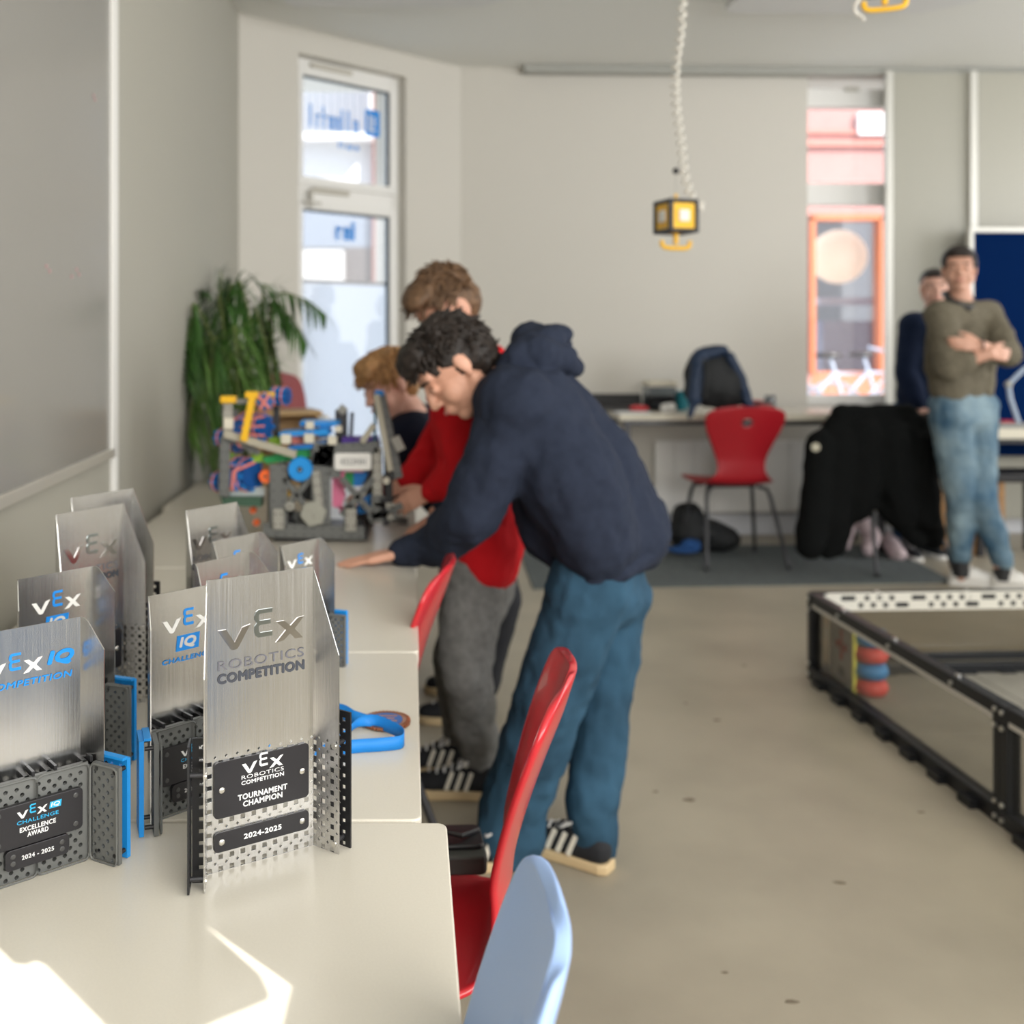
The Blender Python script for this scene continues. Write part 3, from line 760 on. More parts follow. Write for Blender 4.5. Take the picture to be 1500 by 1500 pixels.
def bend_loc(px, py, zt, yaw, W, s):
    "trophy origin so that the top of its right-hand bend lies where the photograph shows it"
    h = CAMH-(TZ+zt*s); Y = h*1500/(py-490); X = (px-600)/1500*Y
    d = V((math.cos(yaw), math.sin(yaw), 0))
    o = V((X, Y, TZ))-d*(W*s/2); return o
R = math.radians
GM = 'robotics trophies with perforated metal base'; GI = 'trophies with grey and blue plastic plates'
for kind, px, py, yaw, s, label in (
    ('m', 459, 830, 31, 1.0, 'frontmost tournament champion trophy of brushed metal with a perforated base'),
    ('c', 328, 852, 43, 1.0, 'brushed metal trophy with blue block logo, partly behind the frontmost trophy'),
    ('q', 118, 903, 39, 1.0, 'left foreground excellence award trophy cut by the picture edge'),
    ('c', 136, 829, 47, 1.0, 'metal trophy with blue block logo standing behind the left foreground one'),
    ('m', 181, 737, 55, .99, 'tall metal trophy with engraved logo at the left, behind two with blue logos'),
    ('m', 195, 715, 55, 1.0, 'farthest left tall metal trophy, mostly hidden by the one in front'),
    ('m', 347, 735, 52, .90, 'metal trophy with white logo nearest to the robot'),
    ('c', 379, 779, 52, .95, 'low metal trophy behind the one touching the frontmost trophy top'),
    ('c', 365, 808, 52, .97, 'low metal trophy whose top rises just behind the frontmost trophy'),
    ('c', 467, 788, 48, .84, 'metal trophy with reddish reflection nearest to the resting hand')):
    if kind == 'm': trophy_metal(label, bend_loc(px, py, H_M, R(yaw), W_M, s), R(yaw), GM, s)
    else: trophy_iq(label, bend_loc(px, py, H_Q, R(yaw), W_Q, s), R(yaw), GI, s, 'challenge' if kind == 'c' else 'comp')
# ------------------------------------------------------------------ chairs
def catmull(pts, n):
    out = []; m = len(pts)
    for i in range(m-1):
        p = [pts[max(i-1,0)], pts[i], pts[i+1], pts[min(i+2,m-1)]]
        for k in range(n):
            t = k/n
            out.append(tuple(.5*((2*p[1][j])+(-p[0][j]+p[2][j])*t+(2*p[0][j]-5*p[1][j]+4*p[2][j]-p[3][j])*t*t+(-p[0][j]+3*p[1][j]-3*p[2][j]+p[3][j])*t**3) for j in range(len(p[0]))))
    out.append(tuple(pts[-1])); return out
CH_PROF = [(.215,.432,.150),(.205,.440,.185),(.15,.450,.205),(.05,.444,.210),(-.05,.442,.195),(-.115,.450,.165),(-.142,.480,.135),(-.152,.535,.118),(-.160,.600,.128),(-.182,.680,.158),(-.208,.755,.188),(-.235,.825,.198),(-.246,.858,.170),(-.251,.872,.120),(-.253,.878,.05)]
def shell_mb(prof, hole=True, wide=1.0):
    pr = catmull(prof, 4); rows = []; nu = 20
    for k, (y, z, w) in enumerate(pr):
        back = min(1, max(0, (z-.47)/.12)) if y < -.1 else 0
        row = []
        for i in range(nu+1):
            u = -1+2*i/nu
            row.append(V((u*w*wide, y+back*.030*u*u*(w/.2), z+(1-back)*.014*u*u-(0 if y < .17 else .01*(y-.17)/.04))))
        rows.append(row)
    mb = MB(); m = len(rows); n = nu+1
    hc = V((0, -.222, .79))
    fs = []
    if hole:
        for r in rows:
            for i, p in enumerate(r):
                if p.z > .7:
                    d = V(((p.x)/.034, (p.z-hc.z)/.022)); L = d.length
                    if .55 < L < 1.35:
                        p.x = d.x/L*.034; p.z = hc.z+d.y/L*.022
    for i in range(m-1):
        for k in range(nu):
            c = (rows[i][k]+rows[i][k+1]+rows[i+1][k]+rows[i+1][k+1])/4
            if hole and c.z > .7 and abs(c.x)/.034 < .98 and ((c.x/.034)**2+((c.z-hc.z)/.022)**2) < .72: continue
            fs.append((i*n+k, i*n+k+1, (i+1)*n+k+1, (i+1)*n+k))
    mb.add([p for r in rows for p in r], fs)
    return mb
def make_chair(name, label, loc, rz, shellmat, group=None, hole=True, wide=1.0, legmat=None, lift=0, scale=1):
    lm = legmat or DARK
    e = empty(name, label, 'chair', loc, rz, group, scale)
    mb = shell_mb(CH_PROF, hole, wide)
    if lift: mb.v = [p+V((0,0,lift)) for p in mb.v]
    obj('seat_shell', mb, shellmat, e, smooth=180, solid=.012, subd=1)
    z0 = .425+lift
    for sx in (-1, 1):
        for ty, by in ((.13, .215), (-.09, -.235)):
            l = obj('leg', MB().tube([(sx*.13, ty*.6, z0), (sx*.165, ty, z0-.01), (sx*.178, ty+(by-ty)*.12, z0-.05), (sx*(.225), by, .012)], .011, 10), lm, e, smooth=60)
            obj('foot_cap', MB().cyl((sx*.225, by, 0), (sx*.224, by, .03), .014, n=10), BLACK, l)
    obj('cross_bar', MB().tube([(-.14, .0, z0-.002), (.14, .0, z0-.002)], .011, 8), lm, e)
    if lift: obj('foot_ring', MB().tube([(-.19,.15,.30),(.19,.15,.30),(.19,-.17,.30),(-.19,-.17,.30)], .009, 8, closed=True), lm, e)
    return e
make_chair('chair', 'light blue shell chair in the foreground beside the nearest table', (-.146, .745, 0), R(79), BLUESH, wide=.92, scale=1.008)
make_chair('chair', 'red shell chair at the table edge, just behind the light blue one', (.000, 1.505, 0), R(79.5), RED, wide=.92, scale=.94)
make_chair('chair', 'red shell chair whose back shows below the navy sleeve', (-.140, 2.22, 0), R(80.5), RED, wide=.95, scale=.93)
make_chair('chair', 'red shell chair at the rear desk with a backpack hung over it', (1.84, 6.02-.16, 0), R(4), mat('deep_red_shell', (.33,.008,.015), .4), wide=1.12, scale=1.03)
make_chair('chair', 'dull red high chair standing by the narrow window', (-.40, 4.72, 0), R(250), REDDK, lift=.24)
make_chair('chair', 'black chair hidden under the hanging black jacket', (2.68, 5.72, 0), R(8), BLACK, hole=False)
# dark case on the red chair's seat
e = empty('pencil_case', 'dark grey case lying on the red chair seat by the table corner', 'case', (.066, 1.62, .466), R(3))
obj('body', MB().prism(rrect(.105, .09, .012, 3), 0, .030), mat('case_grey', (.06,.065,.06), .6), e, bevel=.004)
obj('flap', MB().prism(rrect(.100, .07, .012, 3, 0, .01), .030, .038), BLACK, e, bevel=.003)
obj('zip', MB().tube([(-.05,-.02,.040),(-.02,.0,.050),(.015,-.01,.045),(.045,.02,.040)], .004, 6), BLACK, e)

# ------------------------------------------------------------------ mat, rear desks
tag(obj('floor_mat', MB().add([(.63,5.22,0),(2.85,5.36,0),(2.92,6.30,0),(.66,6.27,0),(.63,5.22,.008),(2.85,5.36,.008),(2.92,6.30,.008),(.66,6.27,.008)],
    [(3,2,1,0),(4,5,6,7),(0,1,5,4),(1,2,6,5),(2,3,7,6),(3,0,4,7)]), MATDK), 'dark grey-green floor mat in front of the rear desk', 'mat')
def desk(label, pxa, pxb, yf, yb, z, th=.04, lmat=DARK):
    xa = (pxa-600)/1500*yf; xb = (pxb-600)/1500*yf
    e = empty('desk', label, 'desk', ((xa+xb)/2, (yf+yb)/2, 0))
    obj('desktop', MB().box(((xa+xb)/2, (yf+yb)/2, z-th/2), (xb-xa, yb-yf, th)), TABLE, e, world=True, bevel=.003)
    obj('edge_strip', MB().box(((xa+xb)/2, yf-.002, z-th/2), (xb-xa, .004, th-.004)), TEDGE, e, world=True)
    mb = MB().box(((xa+xb)/2, yf+.05, z-th-.015), (xb-xa-.06, .03, .03)); obj('frame_rail', mb, lmat, e, world=True)
    for x in (xa+.06, xb-.06):
        for y in (yf+.08, yb-.08): obj('leg', MB().box((x, y, (z-th)/2), (.035, .035, z-th)), lmat, e, world=True, bevel=.003)
    return e
desk('long white desk along the back wall under the street window', 908, 1315, 6.00, 6.55, .835)
desk('white desk at the right edge behind the person with crossed arms', 1432, 1720, 5.93, 6.34, .755, .06)
# convector casing below the long desk
mb = MB()
for k in range(9): mb.box((1.72+k*.115, 6.585+.035*(1.4+k*.11), .40), (.108, .03, .42))
mb2 = MB().box((2.15, 6.60, .625), (1.2, .07, .02))
e = empty('radiator', 'white flat panel radiator under the long desk', 'radiator', (2.15, 6.6, .13))
for k in range(9): obj('panel', MB().box((1.64+k*.125, 6.60+.035*(1.3+k*.12)-.045, .385), (.121, .035, .46)), FRAME, e, world=True, bevel=.003)
obj('bracket', MB().box((1.7, 6.62, .35), (.03, .05, .3)).box((2.6, 6.64, .35), (.03, .05, .3)), FRAME, e, world=True)

# things on the long desk
DZ = .835
def dk(px, y): return ((px-600)/1500*y)
e = empty('laptop', 'black closed-back laptop at the left end of the long desk', 'laptop', (dk(903,6.35), 6.35, DZ), R(-4))
obj('base', MB().prism(rrect(.34, .24, .015, 3), 0, .018), BLACK, e, bevel=.003)
obj('screen', MB().box((0, .12, .052), (.34, .012, .08), Matrix.Rotation(R(-20), 3, 'X')), BLACK, e, bevel=.004)
e = empty('storage_box', 'clear plastic box with cream lid on the long desk', 'box', (dk(966,6.3), 6.3, DZ), R(4))
obj('box_body', MB().box((0,0,.075), (.17,.15,.15)), glass('box_clear', (.75,.8,.85), .1, .7), e, bevel=.01)
obj('contents', MB().box((0,.0,.045), (.15,.13,.08)), BLACK, e, bevel=.01)
obj('lid', MB().box((0,0,.165), (.18,.16,.035)), CREAM, e, bevel=.008)
single('cup', MB().lathe([(.028,0),(.03,.002),(.036,.11),(.034,.11),(.027,.004)], (dk(996,6.28), 6.28, DZ+.001), 20), mat('teal_plastic', (.01,.20,.26), .4), 'teal cup beside the clear box on the long desk', 'cup', smooth=50)
single('cup', MB().lathe([(.028,0),(.03,.002),(.036,.11),(.034,.11),(.027,.004)], (dk(1001,6.42), 6.42, DZ+.001), 20), mat('teal_plastic', (.01,.20,.26), .4), 'teal cup standing behind the other teal cup, next to the backpack', 'cup', smooth=50)
single('pouch', MB().ell((dk(936,6.2), 6.2, DZ+.018), (.06,.04,.022), nu=16, nv=10), RED, 'small red pouch on the long desk in front of the laptop', 'pouch', smooth=180)
single('paper_roll', MB().cyl((dk(972,6.12),6.10,DZ+.028),(dk(988,6.12),6.18,DZ+.028), .027, n=20), WHITE, 'white roll lying before the clear box on the long desk', 'roll', smooth=50)
single('paper', MB().box((dk(925,6.1), 6.08, DZ+.003), (.2,.14,.004)), mat('paper', (.75,.76,.78), .6), 'white papers near the left end of the long desk', 'paper')
# tangle of cables and parts right of the backpack
e = empty('cable_bundle', 'tangle of dark cables on the long desk right of the backpack', 'cable', (dk(1103,6.25), 6.25, DZ))
rnd = random.Random(9)
for k in range(7):
    pts = [(rnd.uniform(-.1,.12), rnd.uniform(-.08,.1), rnd.uniform(.004,.07)) for _ in range(6)]
    obj('cable', MB().tube([V(p) for p in catmull(pts, 6)], .004, 5), [BLACK, DARK, RED, LGREY][k % 4], e, smooth=180)
single('glass_jar', MB().lathe([(.03,0),(.034,.004),(.034,.085),(.03,.09),(.028,.088),(.031,.08),(.031,.006)], (dk(1128,6.3), 6.3, DZ+.001), 20), glass('jar_clear', (.8,.82,.85), .02, .85), 'clear glass jar at the right end of the cables', 'jar', smooth=50)
# right desk things
e = empty('desk_lamp', 'grey-white jointed stand on the right desk at the picture edge', 'stand', (dk(1492,6.05), 6.05, .755))
obj('base', MB().lathe([(.06,0),(.06,.012),(.02,.02)], (0,0,0), 24), LGREY, e, smooth=50)
obj('arm', MB().tube([(0,0,.02),(-.05,0,.17),(-.06,0,.25)], .014, 8), mat('pale_blue_grey', (.35,.42,.52), .4), e)
obj('arm', MB().tube([(-.06,0,.25),(.02,0,.33),(.12,0,.40)], .014, 8), mat('pale_blue_grey', (.35,.42,.52), .4), e)
obj('joint', MB().ell((-.06,0,.25), .022), LGREY, e, smooth=180)
single('red_box', MB().prism(rrect(.11,.08,.01,3,dk(1476,6.1),6.1), .756, .79), RED, 'small red box on the right desk', 'box', bevel=.004)
single('keyboard', MB().box((dk(1492,6.02),6.02,.768), (.28,.11,.022)), mat('keyboard_grey', (.25,.25,.24), .6), 'grey keyboard at the front of the right desk', 'keyboard', bevel=.004)
e = empty('stool', 'wooden-legged black stool under the right desk', 'stool', (dk(1500,5.95), 6.05, 0))
obj('seat', MB().box((0,0,.47), (.36,.3,.05)), BLACK, e, bevel=.01)
WOOD = mat('wood', (.30,.16,.06), .5, noise_s=8, noise_a=.2, stretch=(1,1,6))
for sx in (-.15,.15):
    for sy in (-.12,.12): obj('leg', MB().box((sx,sy,.222), (.035,.035,.444)), WOOD if sx < 0 else BLACK, e, bevel=.003)
e = empty('wooden_box', 'brown wooden box on the floor behind the black jacket', 'box', (dk(1392,6.15), 6.15, 0))
obj('box_body', MB().box((0,0,.17), (.24,.25,.34)), WOOD, e, bevel=.004)
obj('lid', MB().box((0,0,.348), (.25,.26,.016)), WOOD, e, bevel=.003)
# wooden crate on the far table, beside the palm
e = empty('wooden_crate', 'open light wooden crate on the farthest table behind the robot', 'crate', (-.49, 4.02, TZ), R(20))
for c, d in (((0,.07,.14),(.24,.014,.28)), ((-.115,0,.14),(.014,.15,.28)), ((.115,0,.14),(.014,.15,.28)), ((0,0,.007),(.23,.15,.014)), ((0,0,.275),(.26,.17,.016)), ((0,0,.15),(.22,.13,.01))):
    obj('plank', MB().box(c, d), mat('pale_wood', (.50,.33,.16), .55, noise_s=6, noise_a=.15, stretch=(1,1,5)), e, bevel=.002)
single('tissue', MB().ell((-.335, 4.0, TZ+.24), (.03,.025,.03)).cyl((-.335,4.0,TZ),(-.335,4.0,TZ+.22),.02,n=10), mat('tissue_white', (.8,.8,.82), .8), 'white topped holder next to the wooden crate', 'holder', smooth=180)

# ------------------------------------------------------------------ medal with ribbon on the second table
e = empty('medal', 'bronze medal with bright blue ribbon lying beside the frontmost trophy', 'medal', P(565, 1065, 1.51))
e.location.z = TZ; WINV[e.name] = Matrix.Translation(e.location).inverted()
RB = mat('ribbon_blue', (.01,.22,.66), .55, bump=.2, bump_s=900)
mc = V(((566-600)/1500*1.527, 1.527, TZ+.004))
md = obj('disc', MB().lathe([(.031,-.003),(.034,-.001),(.034,.002),(.031,.003),(.028,.0022)], mc, 48), mat('bronze', (.62,.28,.16), .28, 1), e, world=True, smooth=40)
mb = MB()
for k in range(40):
    a = 2*PI*k/40; mb.box(mc+V((.0345*math.cos(a), .0345*math.sin(a), .0)), (.003,.003,.005), Matrix.Rotation(a, 3, 'Z'))
obj('rim_beads', mb, mat('bronze', (.62,.28,.16), .28, 1), md, world=True)
mb = MB().lathe([(.024,.002),(.024,.0032),(.002,.0034)], mc, 32); obj('enamel', mb, mat('enamel_blue', (.04,.13,.40), .35), md, world=True)
mb = MB()
for k in range(3): mb.box(mc+V((-.001,.011-.010*k,.0036)), (.034-.008*(k % 2),.0035,.0006))
obj('engraving', mb, mat('bronze_text', (.60,.30,.20), .4, .7), md, world=True)
def ribbon(pts, w, name='ribbon'):
    "pts: (x,y,z, tiltx,tilty,tiltz) centre line with width direction"
    pr = catmull(pts, 8); rows = []
    for p in pr:
        c = V(p[:3]); d = V(p[3:6]).normalized()*w/2; rows.append([c-d, c, c+d])
    return obj(name, MB().grid(rows), RB, e, world=True, smooth=180, solid=.0012)
def tp(px, py, h=0, Y=None):
    y = Y or 870/(py-490); return V(((px-600)/1500*y, y, TZ+h))
def rp(px, py, h, w): p = tp(px, py); return (p.x, p.y, p.z+h, *w)
ribbon([rp(470,1045,.004,(0,.3,1)), rp(500,1052,.010,(0,.3,1)), rp(520,1062,.010,(0,.6,.8)), rp(536,1063,.008,(.1,.9,.4)), rp(547,1062,.006,(.1,1,.2))], .022)
ribbon([rp(460,1110,.004,(.3,.8,.5)), rp(500,1092,.012,(.3,.7,.6)), rp(525,1072,.014,(.3,.7,.6)), rp(548,1068,.012,(.2,.5,.8)), rp(572,1076,.011,(.1,.2,1)), rp(590,1087,.011,(0,.1,1)), rp(588,1097,.010,(0,.1,1)), rp(560,1101,.010,(0,.2,1)), rp(530,1103,.010,(0,.2,1)), rp(495,1106,.010,(0,.3,1))], .018)
obj('ring', MB().tube([mc+V((-.038+.006*math.cos(a), .0, .002+.006*math.sin(a))) for a in [2*PI*k/14 for k in range(14)]], .001, 6, closed=True), mat('bronze', (.62,.28,.16), .28, 1), e, world=True)

# ------------------------------------------------------------------ black jacket, backpack and bag
def blob(name, prims, m, parent, voxel=.01, smooth_it=3, disp=0, dscale=.1, world=True, disp2=0, dscale2=.03, keep=False):
    mb = MB()
    for p in prims:
        if p[0] == 'c':   # capsule p0 p1 r0 r1
            _, a, b, r0, r1 = p; a = V(a); b = V(b); L = (b-a).length; d = (b-a).normalized() if L > 1e-6 else V((0,0,1))
            n = 14; pts = [a-d*r0*.999*math.cos(t) for t in (0, .5, 1.0)]; rs = [r0*math.sin(t)+1e-4 for t in (0, .5, 1.0)]
            pts += [a, b]; rs += [r0, r1]
            pts += [b+d*r1*.999*math.cos(t) for t in (1.0, .5, 0)]; rs += [r1*math.sin(t)+1e-4 for t in (1.0, .5, 0)]
            mb.tube(pts, rs, n)
        elif p[0] == 'e': mb.ell(p[1], p[2], p[3] if len(p) > 3 else None, 16, 12)
        elif p[0] == 'b': mb.box(p[1], p[2], p[3] if len(p) > 3 else None)
    o = obj(name, mb, m, parent, world=world)
    mods = []
    r = o.modifiers.new('r', 'REMESH'); r.mode = 'VOXEL'; r.voxel_size = voxel; r.adaptivity = 0
    if smooth_it: s = o.modifiers.new('s', 'SMOOTH'); s.iterations = smooth_it; s.factor = .6
    for st, sc in ((disp, dscale), (disp2, dscale2)):
        if st:
            tx = bpy.data.textures.new('n', 'CLOUDS'); tx.noise_scale = sc; tx.noise_depth = 2
            d = o.modifiers.new('d', 'DISPLACE'); d.texture = tx; d.strength = st; d.mid_level = .5
    bpy.context.view_layer.update()
    me = bpy.data.meshes.new_from_object(o.evaluated_get(bpy.context.evaluated_depsgraph_get()))
    old = o.data; o.modifiers.clear(); o.data = me; bpy.data.meshes.remove(old)
    me.name = name; me.materials.clear(); me.materials.append(m); me.shade_smooth()
    return o
JK = mat('black_cloth', (.004,.0045,.0045), .95, bump=.5, bump_s=150, spec=.15)
e = empty('jacket', 'big black jacket hung over a chair in front of the street window', 'jacket', (2.68, 5.6, 0))
yj = 5.50
def J(px, py, y=yj): return P(px, py, y)
pr = [('c', J(1232,606), J(1330,604), .05, .05), ('c', J(1225,625), J(1342,622), .065, .065), ('c', J(1212,650), J(1350,650), .09, .09),
      ('c', J(1228,650), J(1212,765), .12, .11), ('c', J(1262,640), J(1255,740), .13, .10), ('c', J(1300,640), J(1320,750), .13, .10),
      ('c', J(1325,640), J(1345,740), .10, .11), ('c', J(1348,650), J(1368,790), .06, .055),
      ('c', J(1202,650, 5.45), J(1188,780, 5.44), .075, .085), ('c', J(1188,780,5.44), J(1186,800,5.42), .085, .075), ('c', J(1215,760), J(1212,800), .09, .07),
      ('c', J(1355,655,5.45), J(1360,760,5.42), .07, .06), ('c', J(1240,745), J(1225,800), .06, .06), ('c', J(1300,745), J(1345,790), .06, .05)]
obj_j = blob('cloth', pr, JK, e, .014, 6, disp=.03, dscale=.2, disp2=.008, dscale2=.05)
blob('collar', [('c', J(1240,603,5.48), J(1285,632,5.43), .022,.02), ('c', J(1330,600,5.48), J(1285,632,5.43), .022,.02), ('c', J(1240,603,5.55), J(1330,600,5.55), .03,.03)], JK, e, .01, 2, disp=.01)
obj('badge', MB().cyl(J(1195,655,5.385), J(1195,655,5.355), .022, n=20), mat('badge_cream', (.45,.42,.32), .5), e, world=True, smooth=50)
# pale trainers under the jacket
e = empty('bag', 'pale pinkish cloth bag on the floor under the black jacket', 'bag', P(1272, 810, 5.95))
PB = mat('pale_pink_cloth', (.62,.50,.52), .7)
blob('cloth', [('c', P(1262,762,6), P(1278,785,6), .05,.05), ('c', P(1278,785,6), P(1273,806,5.9), .05,.04), ('c', P(1242,776,6), P(1238,800,6), .04,.03), ('c', P(1300,790,6.1), P(1315,812,5.9), .05,.05)], PB, e, .012, 2, disp=.015, dscale=.05)
obj('strap', MB().tube([P(1236,795,6), P(1242,765,6), P(1262,755,6), P(1280,775,6)], .012, 8), PB, e, world=True, smooth=180)

e = empty('backpack', 'dark navy backpack hung over the rear red chair', 'backpack', P(1048, 590, 5.75))
BP = mat('navy_nylon', (.008,.022,.055), .6, bump=.3, bump_s=300); BPK = mat('black_nylon', (.006,.007,.008), .7, bump=.3, bump_s=300)
Yb = 5.72
blob('body', [('e', P(1040,552,Yb), (.145,.10,.175)), ('e', P(1062,565,Yb), (.125,.10,.14)), ('c', P(1025,530,Yb), P(1050,520,Yb), .06,.06), ('c', P(1015,575,Yb), P(1080,580,Yb), .055,.06)], BPK, e, .01, 3, disp=.02, dscale=.08)
blob('side_panel', [('c', P(1024,525,Yb-.08), P(1017,585,Yb-.10), .045,.04), ('c', P(1017,585,Yb-.10), P(1010,612,Yb-.12), .03,.012), ('c', P(1024,520,Yb-.07), P(1060,513,Yb-.06), .035,.03)], BP, e, .008, 3, disp=.012, dscale=.05)
blob('side_panel', [('c', P(1068,522,Yb-.05), P(1084,550,Yb-.06), .03,.028), ('c', P(1084,550,Yb-.06), P(1096,592,Yb-.05), .028,.03)], BP, e, .008, 3, disp=.012, dscale=.05)
obj('strap', MB().tube([V(p) for p in catmull([tuple(P(1030,520,Yb-.1)), tuple(P(1034,550,Yb-.15)), tuple(P(1030,585,Yb-.14))], 6)], .012, 6), BPK, e, world=True, smooth=180)
e = empty('duffel_bag', 'black bag slumped on the floor under the rear red chair', 'bag', (1.74, 6.05, 0))
blob('body', [('e', P(1012,780,6.1), (.13,.12,.13)), ('e', P(1008,760,6.1), (.10,.09,.10)), ('e', P(1050,787,6.1), (.14,.12,.085)), ('e', P(1030,782,6.1), (.16,.12,.10))], BPK, e, .012, 3, disp=.03, dscale=.1)
obj('handle', MB().tube([P(1005,745,6.0), P(1015,738,6.0), P(1028,748,6.0)], .010, 6), BPK, e, world=True)
e = empty('cloth', 'blue cloth lying on the floor in front of the black bag', 'cloth', P(1003, 806, 5.98))
blob('fabric', [('e', P(1000,805,5.92), (.10,.06,.02)), ('e', P(1012,798,5.95), (.06,.05,.035))], mat('blue_cloth', (.01,.06,.20), .8), e, .008, 2, disp=.01, dscale=.04)
# ------------------------------------------------------------------ palm
LEAF = mat('palm_leaf', (.045,.125,.022), .45, noise_s=5, noise_a=.5)
LEAF2 = mat('palm_leaf_light', (.10,.20,.04), .45, noise_s=5, noise_a=.4)
STEM = mat('palm_stem', (.16,.20,.06), .6)
e = empty('potted_palm', 'green potted palm with arching feathery fronds in the left corner', 'plant', (-.55, 4.62, 0))
obj('pot', MB().lathe([(.13,0),(.14,.01),(.17,.30),(.175,.31),(.165,.31),(.15,.27)], (-.55,4.62,0), 32), mat('pot_grey', (.20,.19,.18), .6), e, world=True, smooth=50)
obj('soil', MB().lathe([(.15,.262),(.15,.27),(.01,.275)], (-.55,4.62,0), 20), mat('soil', (.04,.025,.015), .95), e, world=True)
rnd = random.Random(21)
def frond(tip, mid, m, n=26, ll=.22, droop=.5, base=(-.55,4.62,.27)):
    base = V(base)+V((rnd.uniform(-.04,.04), rnd.uniform(-.04,.04), 0)); mid = V(mid); tip = V(tip)
    pts = [V(p) for p in catmull([tuple(base), tuple(base.lerp(mid, .55)+V((0,0,.05))), tuple(mid), tuple(mid.lerp(tip, .55)+V((0,0,.05))), tuple(tip)], 10)]
    f = obj('frond', MB().tube(pts, [.009-.007*i/(len(pts)-1) for i in range(len(pts))], 6), STEM, e, world=True, smooth=180)
    lf = MB(); L = len(pts)
    for i in range(int(L*.33), L-1):
        t = (i-L*.33)/(L*.67); d = (pts[i+1]-pts[i]).normalized()
        side = d.cross(V((0,0,1))); side = side.normalized() if side.length > .1 else V((1,0,0))
        for s in (-1, 1):
            for q in (rnd.random()*.5,):
                p = pts[i].lerp(pts[i+1], q)
                ln = ll*(math.sin(PI*min(1, .18+t*.80)))**.6*rnd.uniform(.85, 1.1)
                dr = d*.8+side*s*rnd.uniform(.45,.75)+V((0,0,rnd.uniform(-.2,.1)))
                w = .0052; prev = None; k = 5; ctr = p.copy(); wd = dr.cross(V((0,0,1))).normalized()
                vs = []
                for j in range(k+1):
                    ww = w*(1-(j/k)**2)*(.5+.5*min(1, j))+.0004
                    vs += [ctr-wd*ww, ctr+wd*ww]
                    dr = (dr+V((0,0,-droop*(.30+.35*((i*7919) % 10)/10)))).normalized(); ctr = ctr+dr*ln/k
                    if ctr.x < -.855: ctr.x = -.855+rnd.uniform(0,.01)
                lf.add(vs, [(2*j, 2*j+1, 2*j+3, 2*j+2) for j in range(k)])
    obj('leaflets', lf, m, f, world=True, kind='stuff')
def F(px, py, y): return P(px, py, y)
for tip, mid, m, ll in (
    ((478,462,4.25), (400,445,4.45), LEAF, .20), ((450,505,4.35), (395,450,4.5), LEAF, .20), ((398,560,4.3), (372,455,4.4), LEAF, .26), ((408,545,4.6), (380,450,4.6), LEAF, .24),
    ((330,560,4.2), (325,440,4.35), LEAF, .28), ((300,545,4.3), (330,430,4.5), LEAF, .28), ((262,600,4.0), (288,478,4.2), LEAF, .26), ((275,640,3.95), (300,500,4.1), LEAF2, .30),
    ((262,560,3.92), (275,470,4.1), LEAF, .24), ((335,655,4.0), (340,520,4.15), LEAF2, .34), ((305,680,3.98), (318,530,4.1), LEAF2, .34), ((370,650,4.1), (362,525,4.2), LEAF2, .34),
    ((350,620,4.0), (345,480,4.2), LEAF2, .34), ((285,655,4.0), (295,510,4.15), LEAF, .34), ((323,395,4.5), (325,470,4.5), LEAF, .12), ((285,425,4.2), (290,480,4.3), LEAF, .12),
    ((345,700,4.05), (345,560,4.15), LEAF2, .30), ((390,600,4.5), (372,500,4.5), LEAF, .30), ((372,500,4.3), (350,420,4.4), LEAF, .20), ((320,500,4.3), (345,425,4.4), LEAF, .22), ((420,480,4.5), (385,428,4.5), LEAF, .18), ((300,600,4.0), (320,500,4.1), LEAF, .32), ((360,690,4.1), (355,560,4.2), LEAF, .30), ((270,520,4.0), (292,455,4.1), LEAF, .20)):
    frond(P(*tip), P(*mid), m, ll=ll)

# ------------------------------------------------------------------ competition field with clear walls
e = empty('competition_field', 'low black framed field with clear side walls on the floor at the right', 'field', (1.55, 3.88, 0))
FB = mat('field_black', (.012,.013,.015), .4, .2)
Cn = V((1.528, 3.884, 0)); dL = V((.054, -1.172, 0)); LP = dL.length; dL.normalize(); dR = V((.828, .042, 0)).normalized()
HT = .322
def fbar(p0, d, a, b, z0, z1, o0, o1, par, m=FB, name='frame_bar', **k):
    n = V((-d.y, d.x, 0))
    q = [p0+d*a+n*o0, p0+d*b+n*o0, p0+d*b+n*o1, p0+d*a+n*o1]
    return obj(name, MB().add([V((p.x,p.y,z)) for z in (z0,z1) for p in q], [(3,2,1,0),(4,5,6,7),(0,1,5,4),(1,2,6,5),(2,3,7,6),(3,0,4,7)]), m, par, world=True, **k)
BOLT = mat('bolt_bright', (.75,.74,.70), .3, 1)
